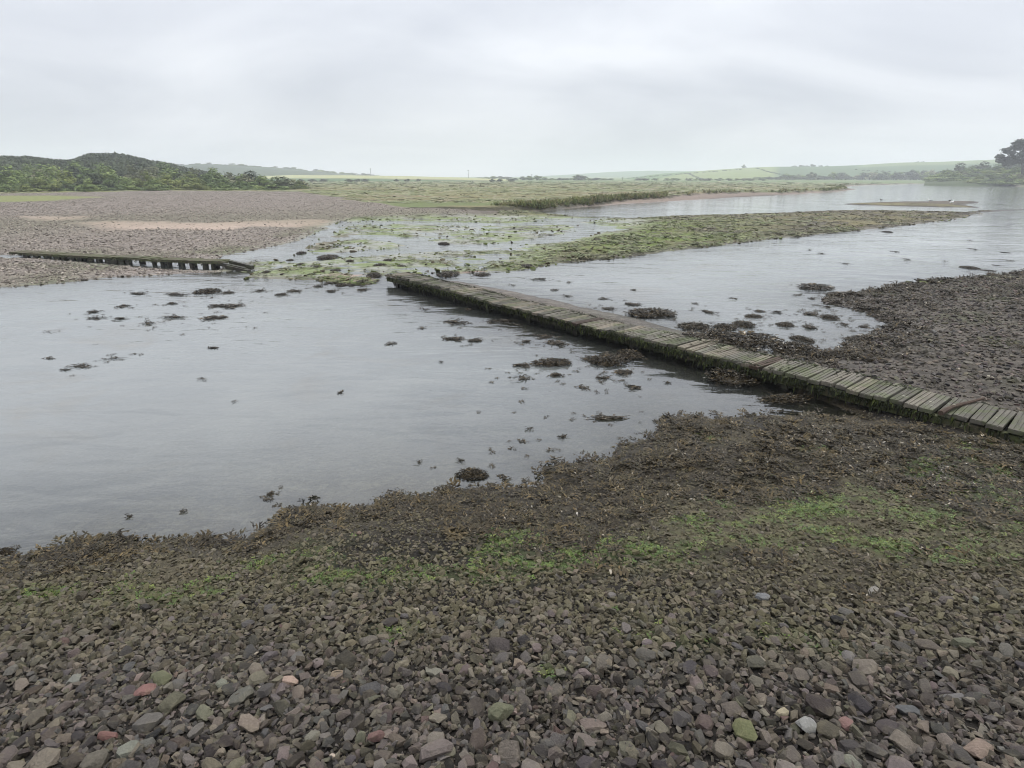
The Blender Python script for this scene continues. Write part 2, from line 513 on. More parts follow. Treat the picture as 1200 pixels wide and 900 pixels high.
    lay(mm * sstep(350, 600, D), C(.16, .20, .09))
    strip = poly([(1095, 212.4), (1128, 213.2), (1200, 213.9), (1500, 215), (1700, 215), (1700, 222), (1400, 220), (1200, 217.6), (1128, 214.8), (1100, 214.2)], .2)
    lay(sstep(3, -3, sdist(X, Y, strip)), C(.070, .060, .048))
    # bank face: dark tufts and soil
    lay(sstep(-.2, .1, MSD) * sstep(1.1, .5, MSD) * (X > -8), C(.050, .045, .026))
    # green film and brown weed on the near beach
    gm = green_mask(X, Y) * NEAR
    wm = weed_mask(X, Y) * NEAR
    lay(wm * .9, C(.030, .024, .016)); lay(gm * .85, C(.085, .135, .028))
    speck = speck * (1 - .7 * mm) * (1 - .6 * FL)
    wet = np.clip(sstep(.8, .05, SD) * .6 + FL * .6 + wm * .5 + sstep(.06, .0, Z) * .5, 0, 1)
    idx = np.arange(nr * nt).reshape(nr, nt)
    nxt = np.roll(idx, -1, 1)
    faces = np.stack([idx[:-1], idx[1:], nxt[1:], nxt[:-1]], -1).reshape(-1, 4)[:, ::-1]
    V = np.stack([X, Y, Z], -1).reshape(-1, 3)
    me = mesh_np('ground', V, faces, True)
    set_attr(me, 'tone', 'FLOAT_COLOR', rgba(col).reshape(-1, 4))
    set_attr(me, 'speck', 'FLOAT', speck.ravel())
    set_attr(me, 'wet', 'FLOAT', wet.ravel())
    g = link('ground', me, ground_mat())
    tag(g, 'tidal estuary ground of shingle, mud and green salt marsh', None, None, 'structure')
    # centre cap is not needed: the innermost ring lies under the photographer
    # ---- water sheet over the low ground
    low = (Z < 0.05)
    keep = (low[:-1] | low[1:] | np.roll(low, -1, 1)[1:] | np.roll(low, -1, 1)[:-1]).ravel()
    wf = faces[keep.reshape(-1)]
    used, inv = np.unique(wf, return_inverse=True)
    WV = V[used].copy(); depth = np.maximum(-WV[:, 2], 0); WV[:, 2] = 0
    wme = mesh_np('water', WV, inv.reshape(-1, 4), True)
    set_attr(wme, 'depth', 'FLOAT', depth)
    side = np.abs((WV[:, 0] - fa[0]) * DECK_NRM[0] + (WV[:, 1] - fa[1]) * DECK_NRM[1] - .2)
    set_attr(wme, 'silt_deck_shade', 'FLOAT', .92 - .80 * np.exp(-(side / 1.25) ** 2) * (WV[:, 1] < 17))      # clearer over the weedy channel, painting in the walkway's dark reflection
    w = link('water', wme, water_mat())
    tag(w, 'calm shallow estuary water reflecting the overcast sky', None, None, 'structure')
    return g, w

def ground_mat():
    m = Mat('ground')
    pos = m.pos()
    tone = m.attr('tone').outputs['Color']; sp = m.attr('speck').outputs['Fac']; wet = m.attr('wet').outputs['Fac']
    def voro(sc):
        v = m.node('ShaderNodeTexVoronoi'); v.inputs['Scale'].default_value = sc
        m.l.new(pos, v.inputs['Vector']); return v
    v1, v2 = voro(7.0), voro(26.0)
    def lum(c):
        n = m.node('ShaderNodeSeparateColor'); m.l.new(c, n.inputs[0]); return n.outputs[0]
    a = m.math('MULTIPLY_ADD', lum(v1.outputs['Color']), 1.1, 0.42)
    b = m.math('MULTIPLY_ADD', lum(v2.outputs['Color']), 0.9, 0.55)
    ab = m.math('MULTIPLY', a, b)
    n1 = m.noise(3.0, 6, 0.65, pos); n2 = m.noise(40.0, 4, 0.7, pos)
    fine = m.math('MULTIPLY_ADD', n2.outputs['Fac'], 0.9, 0.55)
    mid = m.math('MULTIPLY_ADD', n1.outputs['Fac'], 0.7, 0.65)
    k = m.math('MULTIPLY', fine, mid)
    one = m.math('ADD', m.math('MULTIPLY', m.math('SUBTRACT', ab, 1.0), sp), 1.0)
    k = m.math('MULTIPLY', k, one)
    cm = m.node('ShaderNodeVectorMath', operation='SCALE'); m.l.new(tone, cm.inputs[0]); m.l.new(k, cm.inputs['Scale'])
    rough = m.math('MULTIPLY_ADD', wet, -0.45, 0.92)
    h1 = m.math('SUBTRACT', 0.5, v1.outputs['Distance']); h2 = m.math('MULTIPLY', m.math('SUBTRACT', 0.5, v2.outputs['Distance']), .4)
    hh = m.math('ADD', m.math('MULTIPLY', m.math('ADD', h1, h2), sp), m.math('MULTIPLY', n2.outputs['Fac'], .5))
    m.principled(cm.outputs[0], rough, m.bump(hh, 0.8, 0.05), 0.2)
    return m.m

def water_mat():
    m = Mat('water')
    pos = m.pos()
    mp = m.node('ShaderNodeMapping'); mp.inputs['Rotation'].default_value = (0, 0, R(20)); mp.inputs['Scale'].default_value = (0.55, 1.5, 1)
    m.l.new(pos, mp.inputs['Vector'])
    big = m.noise(0.25, 3, 0.5, pos)
    rip = m.noise(5.0, 3, 0.55, mp.outputs[0], 0.6)
    rip2 = m.noise(1.1, 2, 0.5, mp.outputs[0], 0.4)
    patch = m.ramp(big.outputs['Fac'], [(0.38, (0.15,) * 3), (0.66, (1, 1, 1))])
    h = m.math('ADD', m.math('MULTIPLY', rip.outputs['Fac'], m.math('MULTIPLY', patch, 0.42)), m.math('MULTIPLY', rip2.outputs['Fac'], 1.1))
    nrm = m.bump(h, 0.48, 0.075)
    fr = m.node('ShaderNodeFresnel'); fr.inputs['IOR'].default_value = 2.05; m.l.new(nrm, fr.inputs['Normal'])
    gl = m.node('ShaderNodeBsdfGlossy'); gl.inputs['Roughness'].default_value = 0.055; gl.inputs['Color'].default_value = (1, 1, 1, 1)
    m.l.new(nrm, gl.inputs['Normal'])
    tr = m.node('ShaderNodeBsdfTransparent'); tr.inputs['Color'].default_value = (0.80, 0.84, 0.80, 1)
    df = m.node('ShaderNodeBsdfDiffuse')
    cl = m.noise(0.55, 4, 0.6, pos, 0.8)
    m.put(df.inputs['Color'], m.ramp(cl.outputs['Fac'], [(0.25, (.165, .158, .130)), (0.45, (.175, .188, .182)), (0.7, (.205, .218, .206))]))
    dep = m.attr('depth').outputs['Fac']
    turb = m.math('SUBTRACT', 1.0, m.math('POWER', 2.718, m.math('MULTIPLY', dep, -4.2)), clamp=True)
    turb = m.math('MULTIPLY', turb, m.attr('silt_deck_shade').outputs['Fac'])
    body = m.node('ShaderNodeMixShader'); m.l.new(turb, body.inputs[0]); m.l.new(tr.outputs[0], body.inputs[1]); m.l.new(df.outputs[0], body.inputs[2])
    top = m.node('ShaderNodeMixShader'); m.l.new(fr.outputs[0], top.inputs[0]); m.l.new(body.outputs[0], top.inputs[1]); m.l.new(gl.outputs[0], top.inputs[2])
    m.l.new(top.outputs[0], m.out.inputs['Surface'])
    return m.m

GROUND, WATER = build_ground()

# ------------------------------------------------------------------ materials of stone, weed, wood
def stone_mat():
    m = Mat('stone')
    a = m.attr('col', 'INSTANCER'); o = m.attr('col', 'OBJECT')
    isin = m.math('GREATER_THAN', a.outputs['Alpha'], 0.5)
    c = m.mix(isin, o.outputs['Color'], a.outputs['Color'])
    co = m.objco()
    n = m.noise(1.6, 5, 0.65, co); n2 = m.noise(9, 4, 0.7, co)
    f = m.math('MULTIPLY', m.math('MULTIPLY_ADD', n.outputs['Fac'], 0.9, 0.55), m.math('MULTIPLY_ADD', n2.outputs['Fac'], 1.1, 0.45))
    sc = m.node('ShaderNodeVectorMath', operation='SCALE'); m.l.new(c, sc.inputs[0]); m.l.new(f, sc.inputs['Scale'])
    dusty = m.mix(m.math('MULTIPLY', m.ramp(n.outputs['Fac'], [(0.48, (0, 0, 0)), (0.62, (1, 1, 1))]), 0.30), sc.outputs[0], (.140, .122, .078))
    m.principled(dusty, m.math('MULTIPLY_ADD', n2.outputs['Fac'], 0.3, 0.5), m.bump(n2.outputs['Fac'], 0.5, 0.07), 0.14)
    return m.m
STONE = stone_mat()
def weed_mat():
    m = Mat('seaweed')
    a = m.attr('col', 'INSTANCER')
    isin = m.math('GREATER_THAN', a.outputs['Alpha'], 0.5)
    rnd = m.node('ShaderNodeNewGeometry').outputs['Random Per Island']
    own = m.ramp(rnd, [(0.0, (.012, .010, .007)), (0.55, (.030, .024, .015)), (0.85, (.062, .047, .026)), (1.0, (.12, .085, .040))])
    inst = m.mix(0.65, a.outputs['Color'], m.mix(1.0, own, (1.5, 1.5, 1.5), 'MULTIPLY'))
    c = m.mix(isin, own, inst)
    m.principled(c, m.ramp(rnd, [(.55, (.6,) * 3), (.75, (.18,) * 3)]), None, 0.16)
    return m.m
WEED = weed_mat()
def algae_mat():
    m = Mat('green_algae')
    a = m.attr('col', 'INSTANCER')
    rnd = m.node('ShaderNodeNewGeometry').outputs['Random Per Island']
    c = m.mix(1.0, a.outputs['Color'], m.ramp(rnd, [(0, (.6, .6, .6)), (1, (1.4, 1.35, 1.2))]), 'MULTIPLY')
    m.principled(c, 0.5, None, 0.4)
    return m.m
ALGAE = algae_mat()
def grass_mat():
    m = Mat('marsh_grass')
    a = m.attr('col', 'INSTANCER')
    rnd = m.node('ShaderNodeNewGeometry').outputs['Random Per Island']
    c = m.mix(1.0, a.outputs['Color'], m.ramp(rnd, [(0, (.6, .6, .6)), (1, (1.5, 1.45, 1.3))]), 'MULTIPLY')
    m.principled(c, 0.7, None, 0.2)
    return m.m
GRASS = grass_mat()

# ------------------------------------------------------------------ shapes that get scattered
def hull_mesh(name, n, seed, flat=0.5, angular=1.0, sharp=34):
    r = np.random.default_rng(seed)
    p = r.normal(size=(n, 3)); p /= np.linalg.norm(p, axis=1)[:, None]
    e = 1.0 - 0.28 * angular
    p = np.sign(p) * np.abs(p) ** e
    p /= np.max(np.abs(p), axis=0)
    p *= 0.5 * np.array([1.0, r.uniform(.6, .85), flat * r.uniform(.75, 1.2)])
    p += r.normal(size=p.shape) * 0.022 * angular
    sh = r.uniform(-.25, .25); p[:, 0] += sh * p[:, 1]
    bm = bmesh.new()
    for q in p: bm.verts.new(q)
    res = bmesh.ops.convex_hull(bm, input=bm.verts)
    bmesh.ops.delete(bm, geom=[g for g in res['geom_interior'] if isinstance(g, bmesh.types.BMVert)], context='VERTS')
    bmesh.ops.recalc_face_normals(bm, faces=bm.faces)
    for f in bm.faces: f.smooth = True
    for ed in bm.edges:
        if len(ed.link_faces) == 2 and ed.calc_face_angle() > R(sharp): ed.smooth = False
    me = bpy.data.meshes.new(name); bm.to_mesh(me); bm.free()
    me.materials.append(STONE)
    return me
SMALL_STONES = [hull_mesh('pebble', 13, 100 + i, random.uniform(.35, .6), random.uniform(.5, 1)) for i in range(14)]
BIG_STONES = [hull_mesh('stone', 27, 200 + i, random.uniform(.38, .62), random.uniform(.35, 1.0), 30) for i in range(20)]

def ribbon(vs, fs, p, ang, length, width, lift, r, seg=3, fork=True):
    """one flat frond that bends; appends quads"""
    x, y, z = p
    a = ang; w = width
    L = length / seg
    base = len(vs)
    roll = r.uniform(-.7, .7)
    for i in range(seg + 1):
        t = i / seg
        ww = w * (0.55 + 0.9 * math.sin(math.pi * min(1, t * .9 + .15)))
        nx, ny = -math.sin(a) * ww * .5, math.cos(a) * ww * .5
        dz = math.sin(roll) * ww * .5
        vs.append((x + nx, y + ny, z + dz)); vs.append((x - nx, y - ny, z - dz))
        a += r.uniform(-.55, .55)
        x += math.cos(a) * L; y += math.sin(a) * L
        z = max(z + (lift * (0.5 - t) * 2 + r.uniform(-.25, .25) * lift) * L * 2, -0.02 * length)
        roll += r.uniform(-.5, .5)
    for i in range(seg):
        b = base + 2 * i
        fs.append((b, b + 1, b + 3, b + 2))
    if fork:
        mid = vs[base + 2 * (seg - 1)]
        ribbon(vs, fs, mid, a + r.choice([-.8, .8]), length * .5, width * .8, lift * .6, r, 2, False)

def strand(name, seed, n, stretch, length, width, hgt):
    """one branching weed strand: every frond grows from one that is already there"""
    r = random.Random(seed); vs, fs = [], []
    ribbon(vs, fs, (-.05, 0, hgt), r.uniform(-.4, .4), length, width, .2, r)
    tries = 0
    while tries < n:
        tries += 1
        p = vs[r.randrange(len(vs))]
        if abs(p[0]) > .5 or abs(p[1]) > .5 * stretch + .1: continue
        a = r.choice((0, math.pi)) + r.gauss(0, .75)
        ribbon(vs, fs, (p[0], p[1], hgt * r.uniform(.3, 1)), a, length * r.uniform(.6, 1.2), width * r.uniform(.6, 1.3), .25 * r.uniform(.3, 1.2), r)
    va = np.array(vs); lo, hi = va.min(0), va.max(0)
    va[:, :2] = (va[:, :2] - (lo + hi)[:2] / 2) / (hi - lo)[:2]
    vs = va.tolist()
    me = bpy.data.meshes.new(name); me.from_pydata(vs, [], fs); me.update(); me.materials.append(WEED)
    return me
def frond_clump(name, seed, n=16, spread=.5, length=.7, width=.11, lift=.55, mat=None, hgt=0.0):
    r = random.Random(seed)
    vs, fs = [], []
    if hgt > .1:                       # the stone or old growth the fronds sit on
        nr, nt = 6, 16
        ph = [r.uniform(0, 6.28) for _ in range(4)]
        for i in range(nr + 1):
            q = i / nr
            for j in range(nt):
                a = 2 * math.pi * j / nt
                e = 1 + .14 * math.sin(2 * a + ph[0]) + .10 * math.sin(3 * a + ph[1]) + .07 * math.sin(5 * a + ph[2])
                vs.append((q * spread * .98 * e * math.cos(a), q * spread * .98 * e * math.sin(a), hgt * .62 * (1 - q ** 2.2) + r.uniform(-.045, .045) * (1 - q) - (.06 if i == nr else 0)))
        for i in range(nr):
            for j in range(nt):
                fs.append((i * nt + j, (i + 1) * nt + j, (i + 1) * nt + (j + 1) % nt, i * nt + (j + 1) % nt))
    for i in range(n):
        a = r.uniform(0, 2 * math.pi); q = math.sqrt(r.random()) * spread
        z = hgt * (1 - (q / max(spread, 1e-6)) ** 2) * r.uniform(.4, 1.0) + .02
        ribbon(vs, fs, (q * math.cos(a), q * math.sin(a), z), a + r.uniform(-1.2, 1.2), length * r.uniform(.6, 1.2), width * r.uniform(.6, 1.3), lift * r.uniform(.3, 1.2), r)
    me = bpy.data.meshes.new(name); me.from_pydata(vs, [], fs); me.update()
    me.materials.append(mat or WEED)
    return me
FRONDS = [frond_clump('frond', 300 + i) for i in range(6)]
ALGAE_TUFTS = [frond_clump('algae_tuft', 320 + i, 14, .5, .5, .10, .15, ALGAE) for i in range(4)]

def grass_tuft(name, seed, n=22):
    r = random.Random(seed); vs, fs = [], []
    for i in range(n):
        a = r.uniform(0, 6.283); q = r.random() * .4; h = r.uniform(.5, 1.0); ln = r.uniform(.1, .45)
        x, y = q * math.cos(a), q * math.sin(a); w = r.uniform(.03, .07)
        b = len(vs); ca, sa = math.cos(a), math.sin(a)
        vs += [(x - sa * w, y + ca * w, 0), (x + sa * w, y - ca * w, 0), (x + ca * ln * .4 + sa * w * .6, y + sa * ln * .4 - ca * w * .6, h * .6), (x + ca * ln * .4 - sa * w * .6, y + sa * ln * .4 + ca * w * .6, h * .6),
               (x + ca * ln, y + sa * ln, h)]
        fs += [(b, b + 1, b + 2, b + 3), (b + 3, b + 2, b + 4)]
    me = bpy.data.meshes.new(name); me.from_pydata(vs, [], fs); me.update(); me.materials.append(GRASS)
    return me
TUFTS = [grass_tuft('tuft', 340 + i) for i in range(4)]

def source_collection(name, meshes):
    c = bpy.data.collections.new(name)
    for i, me in enumerate(meshes):
        o = bpy.data.objects.new('%s_shape' % me.name.split('.')[0], me)
        c.objects.link(o)
    return c
SRC_STONE = source_collection('pebble_shapes', SMALL_STONES)
SRC_BIG = source_collection('stone_shapes', BIG_STONES)
SRC_FROND = source_collection('frond_shapes', FRONDS)
SRC_ALGAE = source_collection('algae_shapes', ALGAE_TUFTS)
SRC_TUFT = source_collection('tuft_shapes', TUFTS)

def scatter(name, src, nvar, pts, rot, scl, col, label, parent=None):
    """one object of kind stuff: geometry nodes set the shapes on given points"""
    n = len(pts)
    me = bpy.data.meshes.new(name)
    me.vertices.add(n); me.vertices.foreach_set('co', np.ascontiguousarray(pts, np.float32).ravel())
    set_attr(me, 'rot', 'FLOAT_VECTOR', rot); set_attr(me, 'scl', 'FLOAT_VECTOR', scl)
    set_attr(me, 'var', 'INT', RNG.integers(0, nvar, n)); set_attr(me, 'col', 'FLOAT_COLOR', rgba(col))
    o = link(name, me)
    ng = bpy.data.node_groups.new(name, 'GeometryNodeTree')
    ng.interface.new_socket('Geometry', in_out='INPUT', socket_type='NodeSocketGeometry')
    ng.interface.new_socket('Geometry', in_out='OUTPUT', socket_type='NodeSocketGeometry')
    N, L = ng.nodes, ng.links
    gi, go = N.new('NodeGroupInput'), N.new('NodeGroupOutput')
    m2p = N.new('GeometryNodeMeshToPoints')
    iop = N.new('GeometryNodeInstanceOnPoints')
    ci = N.new('GeometryNodeCollectionInfo'); ci.inputs['Collection'].default_value = src
    ci.inputs['Separate Children'].default_value = True; ci.inputs['Reset Children'].default_value = True
    def na(nm, t):
        a = N.new('GeometryNodeInputNamedAttribute'); a.data_type = t; a.inputs['Name'].default_value = nm
        return a.outputs['Attribute']
    e2r = N.new('FunctionNodeEulerToRotation')
    L.new(gi.outputs[0], m2p.inputs['Mesh']); L.new(m2p.outputs[0], iop.inputs['Points'])
    L.new(ci.outputs[0], iop.inputs['Instance']); iop.inputs['Pick Instance'].default_value = True
    L.new(na('var', 'INT'), iop.inputs['Instance Index'])
    L.new(na('rot', 'FLOAT_VECTOR'), e2r.inputs[0]); L.new(e2r.outputs[0], iop.inputs['Rotation'])
    L.new(na('scl', 'FLOAT_VECTOR'), iop.inputs['Scale'])
    L.new(iop.outputs[0], go.inputs[0])
    md = o.modifiers.new('scatter', 'NODES'); md.node_group = ng
    tag(o, label, None, None, 'stuff')
    if parent is not None: o.parent = parent
    return o

PALETTE = np.array([(.088, .084, .080), (.108, .100, .088), (.135, .118, .080), (.155, .132, .088), (.122, .102, .080), (.132, .108, .096), (.066, .064, .062),
                    (.160, .142, .105), (.122, .118, .064), (.17, .10, .085), (.36, .31, .22), (.24, .175, .14)])
PW = np.array([.15, .16, .17, .12, .12, .09, .06, .05, .06, .004, .004, .004]); PW = PW / PW.sum()
def stone_cols(n):
    c = PALETTE[RNG.choice(len(PALETTE), n, p=PW)]
    c = c * .55 + .45 * c.mean(1)[:, None] * np.array((1.04, .98, 1.0))
    return c * np.array((1.03, .965, .93)) * RNG.uniform(.30, 1.40, (n, 1)) * RNG.uniform(.95, 1.05, (n, 3))
def stone_rots(n, tilt=.35):
    return np.stack([RNG.normal(0, tilt, n), RNG.normal(0, tilt, n), RNG.uniform(0, 6.283, n)], 1)

def sample_px(n, u0, u1, v0, v1):
    """random ground points, evenly spread on the ground, inside a range of view"""
    out = []
    got = 0
    while got < n:
        m = int((n - got) * 3) + 2000
        u = RNG.uniform(u0, u1, m); v = RNG.uniform(v1, v0, m)
        x, y = P(u, v, 0.0)
        # weight by ground area (d^3 law) against the nearest row
        w = ((v1 - HZ) / (v - HZ)) ** 1.7
        k = RNG.random(m) < w
        out.append(np.stack([x[k], y[k]], 1)); got += k.sum()
    return np.concatenate(out)[:n]

# ------------------------------------------------------------------ near beach: stones
def near_xy(n, x0, x1, y0, y1):
    return np.stack([RNG.uniform(x0, x1, n), RNG.uniform(y0, y1, n)], 1)
def in_view(x, y, z, mu=800):
    dep = y * CP + (EYE - z) * SP
    u = 600 + F * x / np.maximum(dep, .05)
    v = 450 + F * ((EYE - z) * CP - y * SP) / np.maximum(dep, .05)
    return (dep > .05) & (u > -mu) & (u < 1200 + mu) & (v > 150) & (v < 900 + mu), u, v

big_xy = []
def build_big_stones():
    marked = [  # (u, v, px size, aspect, flat, colour, label)
        (176, 853, 29, .9, .62, (.105, .098, .092), 'big rounded grey brown cobble lying alone near the bottom left corner'),
        (128, 868, 26, .45, .5, (.20, .085, .075), 'flat dark red stone with pointed ends near the bottom left'),
        (172, 815, 21, .8, .7, (.26, .12, .11), 'pinkish red angular stone beside a mossy green one'),
        (190, 802, 26, .85, .6, (.105, .115, .055), 'mossy green stone just above the pinkish red angular stone'),
        (341, 804, 17, .8, .7, (.47, .33, .26), 'pale pink lumpy stone, the palest among grey shingle on the left'),
        (396, 795, 15, .9, .6, (.27, .205, .14), 'small tan rounded stone a little right of the pale pink stone'),
        (434, 815, 24, .85, .62, (.050, .052, .060), 'smooth blue black rounded cobble near the bottom centre'),
        (441, 869, 19, .55, .6, (.17, .085, .080), 'wine red egg shaped stone below the blue black cobble'),
        (294, 854, 28, .65, .55, (.24, .19, .15), 'pale buff cobble right of the dark slabs at bottom left'),
        (511, 888, 40, .6, .5, (.155, .125, .118), 'large mauve slab cut by the bottom edge near the centre'),
        (511, 873, 20, .9, .6, (.19, .165, .135), 'light brown pointed stone standing behind the large mauve slab'),
        (587, 842, 30, .8, .6, (.115, .125, .070), 'broad mossy olive stone right of the bottom centre'),
        (693, 854, 32, .6, .3, (.165, .125, .110), 'flat purple brown rectangular slab right of the mossy olive stone'),
        (684, 872, 30, .75, .35, (.15, .122, .110), 'tilted purple brown slab below the flat rectangular one'),
        (872, 863, 27, 1., .75, (.115, .128, .045), 'upright yellow green mossy block near the bottom right'),
        (845, 886, 24, .75, .7, (.19, .165, .130), 'light brown squared block left below the yellow green mossy block'),
        (943, 857, 22, .95, .8, (.33, .33, .31), 'speckled pale grey round stone at the bottom right'),
        (916, 840, 16, .6, .6, (.42, .36, .24), 'small cream stone left of the speckled pale grey one'),
        (990, 853, 17, .9, .7, (.24, .125, .115), 'rose red rounded stone right of the speckled pale grey one'),
        (1145, 884, 36, .5, .4, (.27, .195, .155), 'long pinkish buff slab in the bottom right corner'),
        (1061, 838, 26, .7, .5, (.080, .088, .100), 'blue grey wedge shaped slab above the long pinkish buff slab'),
        (1116, 822, 24, .55, .4, (.155, .150, .150), 'light grey flat slab on the right edge of the shingle'),
        (1022, 695, 16, .5, .4, (.30, .28, .25), 'thin pale shell coloured stone in the fine gravel on the right'),
        (432, 757, 20, .75, .7, (.12, .105, .088), 'square dark brown block in the olive shingle left of centre'),
        (1128, 760, 28, .5, .5, (.110, .118, .075), 'long mossy slab on the right hand shingle'),
    ]
    for i, (u, v, px, asp, fl, c, lab) in enumerate(marked):
        p = PG1(u, v)
        dep = p.y * CP + (EYE - p.z) * SP
        s = px * 1.08 * dep / F; c = tuple(1.05 * (.62 * t + .38 * w) for t, w in zip(c, (.115, .10, .08)))
        me = BIG_STONES[i % len(BIG_STONES)]
        o = link('stone', me)
        o.location = (p.x, p.y, p.z + .36 * s * fl + .008)
        o.rotation_euler = (random.gauss(.12, .1), random.gauss(0, .1), random.choice((0, math.pi)) + random.uniform(-.5, .5))
        o.scale = (s, s * asp * 1.25, s * fl * 1.7)
        o['col'] = (*c, 1.0)
        tag(o, lab, 'stone', 'distinct stones lying on the near shingle')
        big_xy.append((p.x, p.y, s))
    # the largest of the remaining stones, parts of the ground
    n_have = 0
    tries = 0
    cv = 908 - 215 * RNG.random(5000) ** 1.6; cu = RNG.uniform(-10, 1210, 5000)
    cxyz = np.stack(PG(cu, cv), 1)
    while n_have < 296 and tries < 5000:
        v = cv[tries]; p = Vector(cxyz[tries].tolist())
        tries += 1
        dep = p.y * CP + (EYE - p.z) * SP
        s = random.choice((random.uniform(.065, .11), random.uniform(.055, .08), random.uniform(.05, .07)))
        if v < 760: s *= .85
        if any((p.x - a) ** 2 + (p.y - b) ** 2 < (.5 * (s + c)) ** 2 * .8 for a, b, c in big_xy): continue
        o = link('stone', BIG_STONES[random.randrange(len(BIG_STONES))], None, GROUND)
        o.location = (p.x, p.y, p.z + .16 * s + .010)
        o.rotation_euler = (random.gauss(.05, .22), random.gauss(0, .22), random.uniform(0, 6.283))
        o.scale = (s, s * random.uniform(.8, 1.25), s * random.uniform(.8, 1.25))
        o['col'] = (*[min(float(t), .17) for t in stone_cols(1)[0]], 1.0)
        big_xy.append((p.x, p.y, s)); n_have += 1
build_big_stones()

def build_near_scatter():
    # coarse and fine pebbles on the near beach
    layers = [(34000, -5.0, 5.5, .6, 3.6, .030, .062), (60000, -5.5, 6.5, .6, 4.2, .020, .042), (75000, -7, 9.5, 1.4, 6.6, .014, .036), (30000, -5, 6.5, .7, 4.6, .008, .018)]
    PT, RO, SCL, CO = [], [], [], []
    for n, x0, x1, y0, y1, s0, s1 in layers:
        xy = near_xy(n, x0, x1, y0, y1); x, y = xy.T
        z, sd, msd, fl, near, left = ground(x, y, True)
        ok, u, v = in_view(x, y, z)
        wm = weed_mask(x, y); gm = green_mask(x, y)
        fine = sstep(690, 640, v)
        mud = sstep(.1, .5, fbm(x / .45, y / .45, 95)) * sstep(700, 690, v) * .5
        side = (x - fa[0]) * DECK_NRM[0] + (y - fa[1]) * DECK_NRM[1]
        keep = ok & (sd > -.06) & (near > .5) & (side < -.02) & (RNG.random(n) > wm * .25) & (RNG.random(n) > mud)
        if s1 > .05: keep &= (v > 690 + 40 * RNG.standard_normal(n))
        elif s1 > .04: keep &= (RNG.random(n) > fine * .75)
        x, y, z, wm, gm, v = x[keep], y[keep], z[keep], wm[keep], gm[keep], v[keep]
        k = len(x)
        s = s0 + (s1 - s0) * RNG.random(k) ** 1.8
        PT.append(np.stack([x, y, z + s * RNG.uniform(-.10, .42, k)], 1)); RO.append(stone_rots(k, .48))
        SCL.append(s[:, None] * RNG.uniform(.8, 1.25, (k, 3)))
        c = stone_cols(k)
        g = (np.clip(gm * 1.3, 0, 1) * RNG.uniform(.1, .9, k))[:, None]
        c = c * (1 - g) + np.array((.095, .125, .034)) * g
        olive = ((.12 + .88 * sstep(820, 690, v + 25 * fbm(x / .5, y / .5, 68))) * RNG.uniform(.2, .75, k))[:, None]
        c = c * (1 - olive) + np.array((.150, .132, .072)) * RNG.uniform(.6, 1.25, (k, 1)) * olive
        CO.append(c)
    scatter('pebbles', SRC_STONE, len(SMALL_STONES), np.concatenate(PT), np.concatenate(RO), np.concatenate(SCL), np.concatenate(CO),
            'loose grey, brown and olive pebbles covering the near beach')
    # weed fronds in the wrack band
    n = 52000
    xy = near_xy(n, -7, 9.5, 1.4, 7.2); x, y = xy.T
    z, sd, msd, fl, near, left = ground(x, y, True)
    ok, u, v = in_view(x, y, z)
    wm = weed_mask(x, y)
    side = (x - fa[0]) * DECK_NRM[0] + (y - fa[1]) * DECK_NRM[1]
    keep = ok & (sd > -.22) & (side < -.02) & (near > .4) & (RNG.random(n) < np.clip(wm ** 2.0 * (.16 + .62 * sstep(-.25, .35, fbm(x / .33, y / .33, 67))), 0, 1))
    x, y, z, sd = x[keep], y[keep], z[keep], sd[keep]; k = len(x)
    s = RNG.uniform(.04, .095, k)
    lump = sstep(-.2, .7, fbm(x / .3, y / .3, 66)) * .030
    c = np.array([(.017, .014, .010), (.040, .031, .017), (.014, .013, .011), (.110, .080, .032), (.058, .052, .026)])[RNG.integers(0, 5, k)] * RNG.uniform(.7, 1.3, (k, 1))
    scatter('wrack', SRC_FROND, len(FRONDS), np.stack([x, y, np.maximum(z, -.01) + .004 + lump], 1), np.stack([RNG.normal(0, .2, k), RNG.normal(0, .2, k), RNG.uniform(0, 6.28, k)], 1),
            s[:, None] * np.array([1, 1, .27]), c, 'dark brown bladder wrack heaped along the near waterline')
    # green algae
    n = 170000
    xy = near_xy(n, -5, 9, 1.6, 6.8); x, y = xy.T
    z, sd, msd, fl, near, left = ground(x, y, True)
    ok, u, v = in_view(x, y, z)
    gm = green_mask(x, y)
    keep = ok & (sd > .02) & (near > .4) & (RNG.random(n) < gm ** 1.5 * .8)
    x, y, z = x[keep], y[keep], z[keep]; k = len(x)
    s = RNG.uniform(.012, .032, k)
    c = np.array([(.080, .125, .018), (.058, .098, .016), (.115, .140, .026)])[RNG.integers(0, 3, k)] * RNG.uniform(.7, 1.2, (k, 1))
    scatter('green_algae', SRC_ALGAE, len(ALGAE_TUFTS), np.stack([x, y, z + .012], 1), np.stack([RNG.normal(0, .2, k), RNG.normal(0, .2, k), RNG.uniform(0, 6.28, k)], 1),
            s[:, None] * np.array([1, 1, .6]), c, 'bright green algae in patches on the near shingle')
build_near_scatter()

